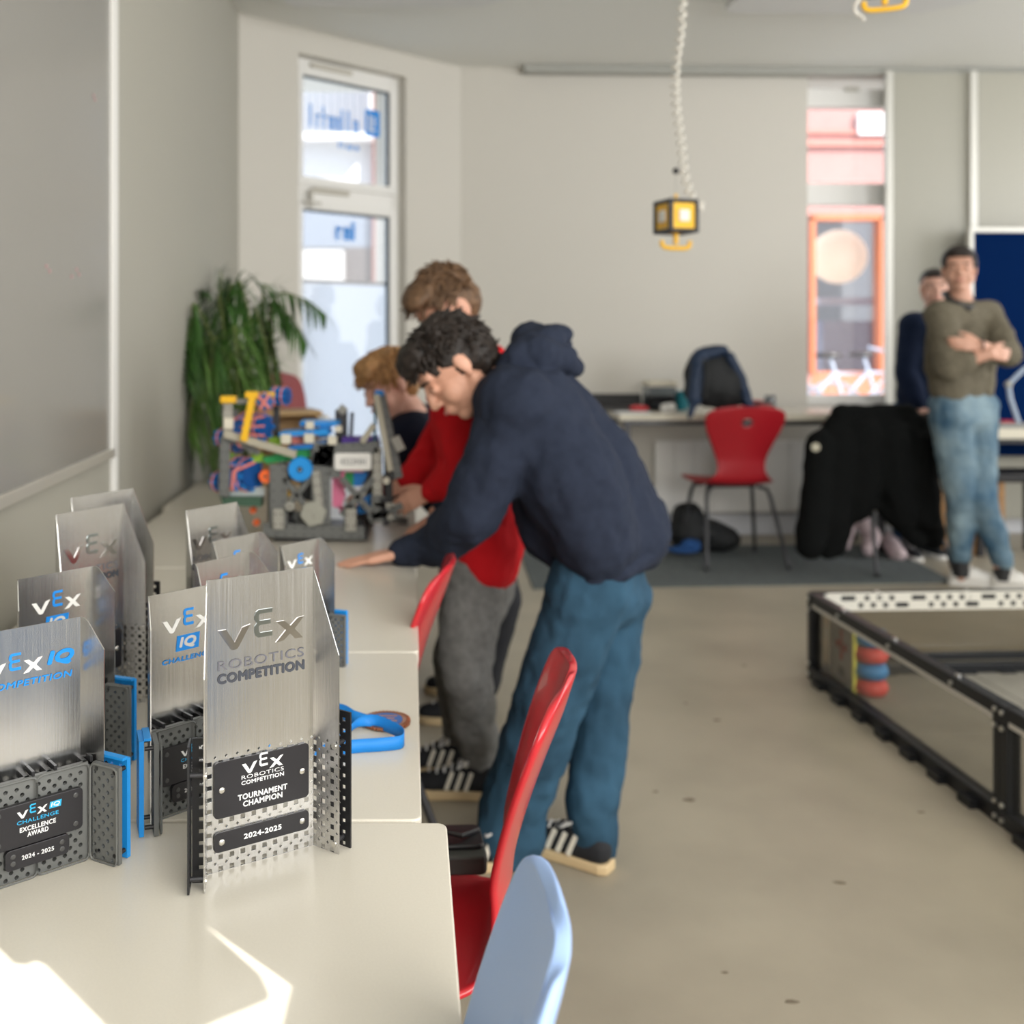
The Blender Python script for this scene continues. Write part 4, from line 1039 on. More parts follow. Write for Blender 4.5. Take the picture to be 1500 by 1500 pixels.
def fwall(p0, d, n, sgn, inner):
    "sgn: which side of the wall faces into the field"
    for i in range(n):
        a = i*LP; b = (i+1)*LP
        w = obj('wall_panel', MB(), None, e)
        fbar(p0, d, a+.02, b-.02, HT-.036, HT, -.018, .018, w, bevel=.002)
        fbar(p0, d, a+.02, b-.02, .0, .045, -.022, .022, w, bevel=.002)
        fbar(p0, d, a, a+.03, .0, HT, -.02, .02, w, name='post', bevel=.002); fbar(p0, d, b-.03, b, .0, HT, -.02, .02, w, name='post', bevel=.002)
        fbar(p0, d, a+.03, b-.03, .045, HT-.036, -.003, .003, w, POLY, 'clear_sheet')
        fbar(p0, d, a+.035, b-.035, HT-.049, HT-.036, -.0185, -.010, w, mat('edge_strip_white', (.62,.60,.54), .4), 'edge_strip')
        fbar(p0, d, a+.035, b-.035, HT-.02, HT-.006, .0185*sgn, .0225*sgn, w, mat('edge_strip_white', (.62,.60,.54), .4), 'edge_strip')
        mb = MB(); nn = V((-d.y, d.x, 0))
        for t in (a+.015, b-.015):
            for z in (.02, .06, HT-.06, HT-.018): 
                c = p0+d*t-nn*.0215; mb.cyl((c.x,c.y,z), (c.x-nn.x*.006, c.y-nn.y*.006, z), .007, n=10)
        for t in (a+.25, a+.6, a+.95):
            c = p0+d*t; mb.cyl((c.x,c.y,HT-.001), (c.x,c.y,HT+.005), .008, n=10)
            c = c-nn*.019; mb.cyl((c.x,c.y,HT-.02), (c.x-nn.x*.006,c.y-nn.y*.006,HT-.02), .007, n=10)
        obj('bolt', mb, BOLT, w, world=True, kind='stuff')
        mb = MB()
        for t in range(7): c = p0+d*(a+.12+t*.155)-nn*.03; mb.box((c.x,c.y,.012), (.06,.03,.024), Matrix.Rotation(math.atan2(d.y,d.x), 3, 'Z'))
        obj('tile_tooth', mb, FB, w, world=True, kind='stuff')
fwall(Cn, dL, 3, 1, 1)
fwall(Cn, dR, 3, -1, 1)
# checkered strip on the far wall
TAPE = mat('tape_cream', (.60,.575,.50), .6); nR = V((-dR.y, dR.x, 0))
tp_ = fbar(Cn, dR, .045, 3*LP-.04, HT-.066, HT+.002, -.024, -.021, e, TAPE, 'checker_strip')
mb = MB(); x = .10; k = 0
pat = [(2,0),(1,3.2),(1,5),(1,7),(0,8.7),(2,10.3)]
seq = []; u = 0
while x < 3.4:
    blk = [(.055,0,'w'),(.018,1,''),(.018,0,''),(.018,1,''),(.018,0,''),(.018,1,''),(.018,0,''),(.050,1,'w')]
    for (w, row, f) in blk:
        zc = HT-.018 if row == 0 else HT-.045
        c = Cn+dR*(x+w/2)-nR*.0245
        mb.box((c.x, c.y, zc), (w, .001, .018), Matrix.Rotation(math.atan2(dR.y,dR.x), 3, 'Z'))
        x += w+.006 if f == '' else w+.012
    x += .0
obj('checker_print', mb, FB, tp_, world=True, kind='stuff')
# foam tiles inside
FOAM = mat('foam_tile', (.26,.245,.205), .85, noise_s=5, noise_a=.08)
TL = 3*LP/6
for i in range(6):
    for j in range(6):
        p = Cn+dL*(.025+i*(TL-.009))+dR*(.025+j*(TL-.009)); q = [p, p+dL*(TL-.012), p+dL*(TL-.012)+dR*(TL-.012), p+dR*(TL-.012)]
        obj('foam_tile', MB().add([V((a.x,a.y,z)) for z in (.001,.016) for a in q], [(0,1,2,3),(7,6,5,4),(4,5,1,0),(5,6,2,1),(6,7,3,2),(7,4,0,3)]), FOAM, e, world=True, bevel=.002)
# inner black barrier bar
fbar(Cn, dR, .05, 3.4, .075, .100, -.06, -.035, e)
# game element near the corner: white plate with yellow edge, stack of red and blue rings
g = empty('game_goal', 'white plate with red cross and yellow edge inside the field corner', 'goal', (1.58, 3.75, .016))
a = V((1.580,3.85,0)); b = V((1.580,3.655,0)); d = (b-a).normalized()
fbar(a, d, 0, (b-a).length, .03, .262, 0, .008, g, mat('goal_white', (.66,.68,.72), .5), 'plate', bevel=.002)
fbar(a, d, (b-a).length, (b-a).length+.012, .02, .275, -.002, .012, g, mat('goal_yellow', (.80,.78,.12), .5), 'yellow_edge', bevel=.002)
fbar(a, d, .095, .115, .11, .22, -.0022, -.0004, g, mat('print_red', (.65,.06,.05), .5), 'red_cross'); fbar(a, d, .06, .15, .150, .175, -.0022, -.0004, g, mat('print_red', (.65,.06,.05), .5), 'red_cross')
fbar(a, d, .08, .13, .055, .085, -.0022, -.0004, g, INKG, 'print')
fbar(a, d, 0, (b-a).length, .262, .275, -.001, .009, g, BLUEP, 'blue_edge')
for k in range(4):
    c = V((1.645, 3.66, 0)); 
    single('game_ring', MB().lathe([(.030,-.028),(.052,-.024),(.060,-.010),(.062,.0),(.060,.010),(.052,.024),(.030,.028)], (c.x, c.y, .045+.058*k), 28), [mat('ring_red', (.62,.07,.06), .5), mat('ring_blue', (.03,.22,.52), .5)][k % 2],
           ['red ring at the bottom of the stack in the field corner', 'blue ring directly above the bottom red one in the stack', 'upper red ring of the stack in the field corner', 'blue ring on top of the stack in the field corner'][k], 'ring', 'rings stacked in the field', smooth=180)

# ------------------------------------------------------------------ hanging power cubes
def coil(pts, r, turns, wr=.005, n=9):
    pr = [V(p) for p in catmull([tuple(p) for p in pts], 12)]
    L = [0]
    for i in range(1, len(pr)): L.append(L[-1]+(pr[i]-pr[i-1]).length)
    out = []; N = turns*n; j = 0
    for k in range(N+1):
        s = L[-1]*k/N
        while j < len(L)-2 and L[j+1] < s: j += 1
        t = (s-L[j])/max(1e-6, L[j+1]-L[j]); c = pr[j].lerp(pr[j+1], t); d = (pr[j+1]-pr[j]).normalized()
        u = d.orthogonal() if abs(d.z) < .3 else d.cross(V((0,1,0))).normalized(); v = d.cross(u)
        a = 2*PI*k/n; out.append(c+(u*math.cos(a)+v*math.sin(a))*r)
    return out
CORD = mat('cord_white', (.74,.71,.64), .5)
def power_cube(label, c, rz, cord_pts, ball=True, turns=60, straight=None, group='yellow power cubes hanging on coiled cords'):
    e = empty('power_cube', label, 'power cube', c, rz, group)
    s = .062
    obj('body', MB().box((0,0,0), (2*s-.01,)*3), YELLOW, e, bevel=.006)
    for sx in (-1,1):
        for sy in (-1,1):
            obj('frame_edge', MB().box((sx*(s-.006), sy*(s-.006), 0), (.017,.017,2*s+.004)), BLACK, e, bevel=.004)
            obj('frame_edge', MB().box((sx*(s-.006), 0, sy*(s-.005)), (.017,2*s,.016)), BLACK, e, bevel=.004)
            obj('frame_edge', MB().box((0, sx*(s-.006), sy*(s-.005)), (2*s,.017,.016)), BLACK, e, bevel=.004)
    for ax, sg in (('x',1),('x',-1),('y',1),('y',-1)):
        cc = (sg*(s-.001),0,0) if ax == 'x' else (0,sg*(s-.001),0); dd = (.008,.046,.046) if ax == 'x' else (.046,.008,.046)
        so = obj('socket', MB().box(cc, dd), mat('socket_white', (.78,.77,.70), .4), e, bevel=.004)
    obj('hook', MB().tube([(0,0,-s),(0,0,-s-.045)], .010, 10).tube([V(p) for p in catmull([(-.062,0,-s-.030),(-.060,0,-s-.048),(-.045,0,-s-.058),(0,0,-s-.060),(.045,0,-s-.058),(.060,0,-s-.048),(.062,0,-s-.030)], 5)], .0085, 10), YELLOW, e, smooth=60)
    obj('lug', MB().tube([(0,0,s),(0,0,s+.028)], .006, 8), YELLOW, e, smooth=60)
    inv = WINV[e.name]
    h = CEILZ-c[2]
    obj('wire', MB().tube([(0,0,s+.02),(0,0,s+.11)] if ball else [(0,0,s+.02),(0,0,h)], .0022, 6), mat('wire_grey', (.45,.44,.40), .5), e)
    if ball: obj('stop_ball', MB().ell((0,0,s+.118), .013), BLACK, e, smooth=180)
    pts = [inv @ V(p) for p in cord_pts]
    obj('coiled_cord', MB().tube(coil(pts, .013, turns), .006, 6), CORD, e, smooth=180)
    return e
Yc = 4.0; cc = P(990, 318, Yc)
power_cube('yellow and black hanging power cube with hook, in full view over the room', tuple(cc), R(17),
    [(P(1000,-30,3.6).x, 3.6, CEILZ), P(1000,0,3.7), P(990,95,3.85), P(990,150,3.95), P(998,210,Yc), P(1005,265,Yc), P(1020,298,Yc), P(1032,300,Yc)], turns=36)
c2 = V((P(1296,10,3.3).x, 3.3, P(0,10,3.3).z+.062+.052)); 
power_cube('second yellow power cube, only its hook showing at the top edge', tuple(c2), R(-20),
    [V((c2.x-.03, 3.3, CEILZ)), V((c2.x-.06, 3.3, CEILZ-.05)), P(1256,-40,3.3), P(1257,0,3.3), P(1259,30,3.3)], ball=False, turns=9)
# ------------------------------------------------------------------ the robot on the table
rb = empty('robot', 'colourful toy construction robot with grey frame and blue rollers on the table', 'robot', (-.28, 3.0, TZ))
YN, YF = 2.86, 3.12     # near and far side frames
def rbeam(x0, y0, x1, y1, Y=YN, w=14, m=GREYP, d=.013, name='beam', pins=True, lab=None, Y1=None):
    a = P(x0, y0, Y); b = P(x1, y1, Y if Y1 is None else Y1); W_ = w/1500*Y
    o = obj(name, MB().bar(a, b, W_, d), m, rb, world=True, bevel=.002, label=lab)
    if pins and (b-a).length > .05:
        ax = (b-a).normalized(); n = max(2, int((b-a).length/.0254)); mb = MB(); sd = V((0,1,0))
        rows = (0,) if W_ < .02 else (-.28*W_, .28*W_)
        up = ax.cross(sd).normalized()
        for k in range(n):
            for r_ in rows:
                c = a+ax*((k+.5)*(b-a).length/n)+up*r_
                mb.cyl(c-sd*(d/2+.0008), c-sd*(d/2-.002), .0024, n=8)
        obj('pin', mb, BLACK, o, world=True, kind='stuff')
    return o
def rwheel(px, py, Y, r, w, m, hub=BLACK, name='wheel'):
    c = P(px, py, Y); Rm = Matrix.Rotation(PI/2, 3, 'X')
    rr = r/1500*Y
    o = obj(name, MB().lathe([(rr*.25,-w/2),(rr*.92,-w/2),(rr,-w*.3),(rr,w*.3),(rr*.92,w/2),(rr*.25,w/2)], c, 32, Rm), m, rb, world=True, smooth=40)
    obj('hub', MB().cyl(c-V((0,w/2+.004,0)), c+V((0,w/2,0)), rr*.22, n=12), hub, o, world=True)
    obj('axle_pin', MB().cyl(c-V((0,w/2+.008,0)), c-V((0,w/2,0)), rr*.09, n=8), LGREY, o, world=True)
    return o
# base and uprights, near side
rbeam(385, 776, 534, 781, w=20); rbeam(392, 757, 470, 757, YF, w=16); rbeam(470, 790, 560, 788, YF, w=16)
rbeam(408, 680, 408, 772, w=26, m=GREYP); rbeam(470, 660, 470, 768, w=28); rbeam(512, 738, 512, 775, w=16); rbeam(514, 745, 514, 778, YN-.01, w=16, m=LGREY)
rbeam(553, 655, 553, 725, w=14, m=LGREY); rbeam(553, 725, 553, 765, w=18); rbeam(408, 745, 408, 775, YN-.012, w=16, m=LGREY)
rbeam(466, 660, 555, 655, w=18); rbeam(490, 664, 490, 700, w=18); rbeam(458, 665, 490, 668, w=34); rbeam(462, 690, 470, 760, YN-.012, w=12, m=LGREY)
rbeam(478, 690, 478, 780, YN+.03, w=12, m=DARK); rbeam(430, 770, 480, 770, YN+.05, w=40, m=GREYP)
rbeam(500, 700, 548, 755, w=9); rbeam(548, 700, 500, 755, w=9); rbeam(415, 700, 455, 750, w=8); rbeam(455, 700, 415, 750, w=8)
rbeam(540, 760, 590, 740, w=10); rbeam(548, 738, 580, 742, w=8, m=LGREY); rbeam(552, 752, 582, 756, w=12, m=GREYP); rbeam(560, 728, 566, 770, w=10, m=DARK)
rbeam(572, 742, 600, 748, YF, w=8, m=DARK); rbeam(570, 760, 598, 764, YF, w=10)
# far-side frame
for a in ((400,690,400,760), (540,660,540,770), (470,655,470,770)): rbeam(*a, YF, w=16, m=GREYP)
# cross beams between the sides
for px, py in ((395,776), (525,782), (470,668), (550,662), (330,725), (405,688)):
    a = P(px, py, YN+.01); b = V((a.x, YF-.01, a.z)); obj('cross_beam', MB().bar(a, b, .016, .016, side=(1,0,0)), GREYP, rb, world=True, bevel=.002)
# base wheels
for px, Y in ((420, YN+.05), (520, YN+.05), (420, YF-.04), (520, YF-.04)):
    c = P(px, 770, Y); c.z = TZ+.032
    w_ = obj('drive_wheel', MB().lathe([(.01,-.011),(.028,-.011),(.032,-.007),(.032,.007),(.028,.011),(.01,.011)], c, 24, Matrix.Rotation(PI/2, 3, 'X')), BLACK, rb, world=True, smooth=40)
obj('skid', MB().box((P(470,790,YN).x, (YN+YF)/2, TZ+.012), (.26, YF-YN, .012)), BLACK, rb, world=True)
# number plate
c = P(517, 676, YN-.012); pl = obj('number_plate', MB(), None, rb)
mb = MB(); pz(mb, rrect(.102, .047, .008, 4), -.002, .002); mb.v = [p+c for p in mb.v]; obj('plate', mb, mat('plate_white', (.80,.79,.76), .5), pl, world=True)
mb = MB(); put_text(mb, '4323NH', 0, 0, .070, .017, -.0026, .04); mb.v = [p+c for p in mb.v]; obj('lettering', mb, mat('faded_print', (.30,.30,.30), .5), pl, world=True)
# hexagonal grey gear and blue pulley
c = P(459, 752, YN-.018)
pts = [(0.038*(1 if k % 2 == 0 else .86)*math.cos(2*PI*k/12+.2), 0.038*(1 if k % 2 == 0 else .86)*math.sin(2*PI*k/12+.2)) for k in range(12)]
mb = MB(); pz(mb, pts, -.006, .008); mb.v = [p+c for p in mb.v]; g_ = obj('gear', mb, mat('gear_grey', (.36,.36,.31), .5), rb, world=True, bevel=.003)
mb = MB()
for dx, dz in ((-.010,.008),(.0,-.004),(.002,-.010)): mb.ell(c+V((dx,-.007,dz)), .003)
obj('pin', mb, LGREY, g_, world=True, kind='stuff')
rwheel(440, 687, YN-.02, 18, .018, BLUEB, name='pulley')
rwheel(418, 702, YN+.04, 9, .02, BLACK, name='pulley'); rwheel(420, 720, YN+.03, 7, .02, YELLOW, name='pulley'); rwheel(425, 741, YN, 7, .02, LGREY, name='pulley')
rwheel(390, 697, YN+.02, 10, .03, ORANGE, name='roller'); rwheel(371, 747, YN+.08, 5, .02, ORANGE, name='roller'); rwheel(376, 765, YN+.08, 5, .02, ORANGE, name='roller')
rwheel(531, 722, YN+.01, 6, .02, LGREY, name='pulley')
# coloured panels inside
def panel(pts, Y, m, name='panel', th=.004):
    mb = MB(); q = [P(x, y, Y) for x, y in pts]; n = len(q)
    mb.add([p-V((0,th/2,0)) for p in q]+[p+V((0,th/2,0)) for p in q], [tuple(range(n)), tuple(range(2*n-1,n-1,-1))]+[(i,n+i,n+(i+1)%n,(i+1)%n) for i in range(n)])
    return obj(name, mb, m, rb, world=True)
panel([(487,698),(505,690),(505,722),(487,722)], YN+.05, PINK); panel([(487,722),(507,722),(500,745),(487,742)], YN+.05, PINK); panel([(497,742),(504,742),(504,752),(497,752)], YN+.05, PINK)
panel([(504,692),(518,692),(518,712),(504,712)], YN+.06, GREEN); panel([(518,692),(540,692),(530,712),(518,712)], YN+.06, BLUEP)
panel([(524,736),(544,722),(545,752),(524,752)], YN+.05, BLUEP); panel([(440,700),(458,705),(458,735),(440,730)], YN+.05, BLACK)
panel([(385,670),(455,654),(458,668),(392,678)], YN+.05, GREEN, th=.05); panel([(325,726),(385,726),(385,740),(330,738)], YN+.06, mat('green_grey', (.05,.11,.07), .5), th=.06); panel([(338,712),(388,714),(388,726),(338,726)], YN+.05, mat('pale_panel', (.50,.56,.56), .4), th=.01)
panel([(395,640),(412,640),(412,652),(395,652)], YN+.1, LIME, th=.03); panel([(370,664),(386,664),(386,676),(370,676)], YN+.05, LIME, th=.03); panel([(336,655),(352,660),(350,680),(338,678)], YN+.12, LIME, th=.03)
panel([(502,640),(555,640),(555,652),(502,650)], YN+.1, PURPLE, th=.08)
# blue decks with cream blocks
def deck(pts, Y, m, th): return panel(pts, Y, m, 'deck', th)
deck([(412,632),(480,627),(486,634),(412,637)], YN+.05, BLUEB, .10); deck([(442,616),(498,616),(498,622),(442,622)], YN+.10, BLUEB, .10); deck([(425,652),(478,645),(480,653),(425,656)], YN+.05, BLUEP, .10)
deck([(470,622),(486,622),(480,640),(466,640)], YN+.06, BLUEP, .05)
for px, py, s in ((419,643,.027), (453,642,.027), (454,623,.022), (487,645,.024), (496,628,.018)):
    c = P(px, py, YN-.005); obj('block', MB().box(c, (s*1.05, .02, s)), CREAM, rb, world=True, bevel=.003)
panel([(428,638),(445,638),(445,650),(428,650)], YN+.04, SALMON)
# long sloping light beam and yellow arm
rbeam(328, 635, 434, 666, YN-.03, w=11, m=mat('beige_beam', (.42,.39,.31), .5), pins=False); rbeam(332, 640, 380, 664, YN, w=8, m=GREYP)
rbeam(334, 640, 334, 590, YN-.01, w=14, m=LGREY); rbeam(330, 640, 328, 726, YN-.01, w=15, m=GREYP); rbeam(324, 585, 346, 585, YN-.02, w=10, m=YELLOW, d=.03, pins=False)
rbeam(335, 612, 335, 628, YN-.02, w=14, m=CREAM); rbeam(345, 588, 362, 588, YN+.03, w=7, m=mat('clear_grey', (.35,.36,.35), .3), pins=False)
rbeam(370, 582, 357, 646, YN-.045, w=10, m=YELLOW, pins=False, d=.02); rbeam(360, 578, 378, 578, YN-.04, w=9, m=YELLOW, d=.03, pins=False); rbeam(385, 579, 402, 578, YN, w=8, m=YELLOW, d=.03, pins=False)
rbeam(405, 590, 405, 640, YN+.12, w=9, m=DARK); rbeam(345, 600, 345, 640, YN+.1, w=7, m=GREYP)
# blue intake rollers banded with salmon rubber
def roller(px, py, Y, r, w, bands, tilt=0, name='roller'):
    c = P(px, py, Y); rr = r/1500*Y; Rm = Matrix.Rotation(PI/2+.0, 3, 'X') @ Matrix.Identity(3)
    Rm = Matrix.Rotation(tilt, 3, 'Z') @ Rm
    o = obj(name, MB(), None, rb)
    obj('drum', MB().lathe([(rr*.3,-w/2),(rr*.8,-w/2),(rr*.8,w/2),(rr*.3,w/2)], c, 20, Rm), BLUED, o, world=True, smooth=40)
    for k in range(8):
        a = 2*PI*k/8; d = V((math.cos(a), math.sin(a), 0)); q = [Rm @ (d*rr*.92+V((0,0,-w/2))), Rm @ (d*rr*.92+V((0,0,w/2)))]
        obj('paddle', MB().bar(c+q[0], c+q[1], rr*.34, rr*.16, side=tuple(Rm @ d)), BLUEP, o, world=True, bevel=.002)
    for k in range(bands):
        z = -w/2+w*(k+.5)/bands
        obj('rubber_band', MB().tube([c+Rm @ V((rr*1.03*math.cos(a), rr*1.03*math.sin(a), z)) for a in [2*PI*j/20 for j in range(20)]], .0022, 6, closed=True), SALMON, o, world=True, smooth=180)
    return o
roller(372, 625, YN+.09, 20, .09, 4, R(55)); roller(347, 628, YN+.06, 15, .05, 2, R(35)); roller(326, 641, YN+.03, 13, .03, 1, R(60)); roller(347, 655, YN+.1, 9, .03, 1, R(20))
roller(357, 694, YN+.06, 24, .08, 2, R(50)); roller(345, 700, YN+.03, 18, .03, 1, R(20)); roller(322, 705, YN+.04, 15, .03, 1, R(50))
roller(388, 588, YN-.01, 13, .03, 1, R(10)); roller(411, 580, YN+.06, 13, .05, 2, R(70))
# band straps across the drums
for a in ((340,718,342,690), (342,690,374,677), (352,655,344,640)): rbeam(*a, YN-.005, w=4, m=SALMON, d=.004, pins=False, name='rubber_band')
for k in range(3): rbeam(350+2*k, 636-10*k, 388, 632-14*k+6, YN+.03, w=3, m=SALMON, d=.004, pins=False, name='rubber_band')
for sx, sy, ex, ey in ((378,580,394,598), (394,578,380,600)): rbeam(sx, sy, ex, ey, YN-.035, w=4, m=SALMON, d=.004, pins=False, name='rubber_band')
# tall inclined tower at the right
rbeam(551, 578, 572, 690, YN-.04, w=9, m=mat('beige_beam', (.42,.39,.31), .5), pins=False); rbeam(558, 576, 584, 700, YN+.02, w=13, m=GREYP, d=.02); rbeam(567, 640, 570, 740, YN+.02, w=12, m=BLACK)
rbeam(548, 622, 530, 648, YN-.02, w=9, m=mat('beige_beam', (.42,.39,.31), .5), pins=False); rbeam(550, 583, 549, 650, YN+.03, w=4, m=mat('teal_beam', (.02,.14,.22), .5), pins=False); rbeam(549, 575, 562, 576, YN-.02, w=8, m=BLUEP, pins=False)
rbeam(578, 640, 588, 660, YN, w=14, m=LGREY); rbeam(574, 664, 580, 700, YN+.03, w=16, m=GREYP); rbeam(566, 700, 560, 740, YN+.05, w=14, m=mat('dark_red_panel', (.16,.015,.015), .5), pins=False)
rwheel(566, 704, YN-.02, 5, .02, CREAM, name='pulley'); rwheel(572, 757, YN-.02, 5, .02, LGREY, name='pulley')
rbeam(500, 600, 500, 650, YN+.14, w=18, m=DARK); rbeam(497, 596, 506, 604, YN+.12, w=12, m=LGREY, pins=False); rbeam(516, 604, 514, 640, YN+.14, w=5, m=BLACK, pins=False)
# ------------------------------------------------------------------ people
EYEW = mat('eye_white', (.75,.72,.68), .3); IRIS = mat('iris_brown', (.05,.03,.02), .3)
def basis(F, U):
    F = V(F).normalized(); U = V(U); U = (U-F*U.dot(F)).normalized(); S = U.cross(F)
    return Matrix((F, S, U)).transposed()      # local (forward, left, up) to world
def head_prims(c, B, k=1.0):
    c = V(c); w = lambda f, s, u: c+B @ V((f*k, s*k, u*k)); Bk = B
    E = lambda f, s, u, rf, rs, ru: ('e', w(f,s,u), (rf*k, rs*k, ru*k), Bk)
    p = [E(-.012,0,.035,.094,.076,.084), E(.022,0,-.028,.066,.060,.080), E(.055,0,-.088,.028,.028,.020), E(.050,.034,-.030,.030,.026,.034), E(.050,-.034,-.030,.030,.026,.034),
         E(.068,0,.040,.020,.054,.026), E(.080,0,-.055,.014,.024,.020),
         ('c', w(.084,0,.022), w(.104,0,-.022), .008*k, .012*k), E(.094,.011,-.026,.010,.008,.008), E(.094,-.011,-.026,.010,.008,.008),
         E(.090,0,-.050,.008,.022,.0055), E(.087,0,-.060,.009,.019,.0065),
         E(.079,.030,.006,.010,.015,.010), E(.079,-.030,.006,.010,.015,.010)]
    for s in (-1, 1):
        p += [('c', w(-.005,s*.056,-.045), w(.048,s*.018,-.088), .020*k, .017*k), E(-.008,s*.077,.004,.018,.007,.030), E(-.004,s*.074,-.020,.010,.006,.012)]
    return p
def head_parts(root, c, B, k, brow, closed=False):
    c = V(c); w = lambda f, s, u: c+B @ V((f*k, s*k, u*k))
    for s in (-1, 1):
        if not closed:
            e_ = obj('eye', MB().ell(w(.0785, s*.031, .008), (.0085*k,.0115*k,.0055*k), B), EYEW, root, world=True, smooth=180)
            obj('iris', MB().ell(w(.0855, s*.031, .007), (.003*k,.0055*k,.0052*k), B), IRIS, e_, world=True, smooth=180)
        obj('eyebrow', MB().tube([w(.089,s*.014,.030), w(.087,s*.030,.035), w(.076,s*.047,.030)], [.0025*k,.0038*k,.002*k], 6), brow, root, world=True, smooth=180)
    obj('lips', MB().tube([w(.090,-.020,-.055), w(.0975,-.008,-.053), w(.0985,0,-.055), w(.0975,.008,-.053), w(.090,.020,-.055)], [.002*k,.0045*k,.005*k,.0045*k,.002*k], 6), mat('lips', (.50,.20,.17), .45), root, world=True, smooth=180)
def locks(mb, c, B, k, n, region, ln, r, curl=.3, seed=1, down=(-.0,0,-1)):
    "short curved strands over the scalp; region(f,s,u) tells where hair grows"
    rnd = random.Random(seed); c = V(c); m = 0
    while m < n:
        d = V((rnd.gauss(0,1), rnd.gauss(0,1), rnd.gauss(0,1))).normalized()
        if not region(d.x, d.y, d.z): continue
        m += 1
        p = V((-.012+d.x*.100, d.y*.083, .035+d.z*.090)); t = V(down)+V((rnd.gauss(0,curl), rnd.gauss(0,curl), rnd.gauss(0,curl)*.5)); t = (t-d*t.dot(d)*.85).normalized()
        pts = []
        for j in range(4):
            pts.append(c+B @ (p*k)); p = p+t*ln/3+d*.003; t = (t+V((rnd.gauss(0,curl), rnd.gauss(0,curl), rnd.gauss(0,curl)))*.5).normalized()
        mb.tube(pts, [r*k, r*k*1.1, r*k*.8, r*k*.2], 5)
def hand_prims(wr, D, N, thumb, k=1.0, curl=.25, spread=.10):
    "wr wrist, D finger direction, N back-of-hand direction, thumb=+1/-1 which side"
    D = V(D).normalized(); N = V(N); N = (N-D*N.dot(D)).normalized(); S = D.cross(N)*thumb; wr = V(wr); p = []
    fl = [(.030,.078,.9), (.011,.086,1.0), (-.009,.080,.94), (-.027,.062,.82)]
    for i, (so, L, rr) in enumerate(fl):
        kn = wr+(D*.080+S*so-N*abs(so)*.12)*k
        p.append(('c', wr+S*so*.6*k, kn, .0135*k, .0105*k))
        q = kn; a = curl*(.6+.3*i); dr = (D+S*so*spread*18*.03/.03*.1).normalized()
        for j, f in enumerate((.44,.32,.24)):
            dd = (dr*math.cos(a)-N*math.sin(a)).normalized(); q2 = q+dd*L*f*k
            p.append(('c', q, q2, (.0090-.0010*j)*rr*k, (.0080-.0010*j)*rr*k)); q = q2; a += curl*(1.0+.2*j)
    q = wr+(D*.018+S*.024)*k; q2 = q+(D*.030+S*.024-N*.006)*k; q3 = q2+(D*.028+S*.010-N*.006)*k; q4 = q3+(D*.022+S*.002-N*.004)*k
    p += [('c', wr+S*.010*k, q, .014*k, .0135*k), ('c', q, q2, .0125*k, .0105*k), ('c', q2, q3, .0102*k, .009*k), ('c', q3, q4, .009*k, .0075*k)]
    return p
def chain(pts, rs): return [('c', V(pts[i]), V(pts[i+1]), rs[i], rs[i+1]) for i in range(len(pts)-1)]
SUEDE = mat('black_suede', (.012,.013,.016), .8, bump=.3, bump_s=400); GUM = mat('gum_sole', (.62,.47,.27), .55); STRIPE = mat('shoe_stripe', (.72,.68,.58), .6); LACE = mat('lace_white', (.75,.74,.72), .7)
def shoe(root, heel, ang, L=.27, upper=SUEDE, sole=GUM, stripes=True, name='shoe', laces=LACE, ankle=None):
    hx, hy = heel; M = Matrix.Translation((hx,hy,0)) @ Matrix.Rotation(ang, 4, 'Z'); k = L/.27
    s = obj(name, MB(), None, root)
    out = [(0,-.022),(.0,.022),(.02,.034),(.08,.035),(.14,.040),(.19,.048),(.235,.042),(.262,.022),(.27,0),(.265,-.022),(.24,-.038),(.19,-.044),(.13,-.034),(.07,-.032),(.02,-.033)]
    out = [(x*k, y*k) for x, y in reversed(out)]
    mb = MB().prism(out, .001, .026, M)
    obj('sole', mb, sole, s, world=True, bevel=.004, smooth=50)
    T = lambda x, y, z: M @ V((x*k, y*k, z))
    Rz = Matrix.Rotation(ang, 3, 'Z')
    pr = [('c', T(.035,0,.045), T(.10,.0,.048), .034*k, .036*k), ('c', T(.10,0,.048), T(.19,.003,.038), .036*k, .034*k), ('c', T(.19,.003,.036), T(.232,.002,.032), .036*k, .030*k),
          ('c', T(.032,0,.05), T(.042,0,.072), .032*k, .027*k), ('c', T(.07,0,.075), T(.13,0,.065), .030*k, .026*k)]
    u = blob('upper', pr, upper, s, .005, 3)
    me = u.data
    for v in me.vertices:
        z = (u.matrix_basis @ v.co).z+(root.location.z)
        if z < .018: v.co.z = .018-root.location.z
    if stripes:
        for sy in (-1, 1):
            for j in range(3):
                x = .085+.028*j
                obj('stripe', MB().bar(T(x+.012,sy*.0375,.030), T(x-.006,sy*.029,.078), .012*k, .005, side=tuple(Rz @ V((0,1,0)))), STRIPE, s, world=True, bevel=.001)
    mb = MB()
    for j in range(5):
        x = .115+.022*j; zz = .094-.0065*j
        mb.tube([T(x,-.018,zz-.010), T(x+.004,0,zz), T(x,.018,zz-.010)], .0035, 6)
    mb.tube([V(p) for p in catmull([tuple(T(.105,0,.098)), tuple(T(.09,.03,.108)), tuple(T(.12,.035,.09)), tuple(T(.108,0,.10)), tuple(T(.12,-.03,.088)), tuple(T(.09,-.032,.105)), tuple(T(.105,0,.098))], 5)], .003, 5)
    obj('laces', mb, laces, s, world=True, smooth=180)
    obj('tongue', MB().ell(T(.095,0,.092), (.012,.022,.022), Rz), laces if laces is not LACE else STRIPE, s, world=True, smooth=180)
    return s

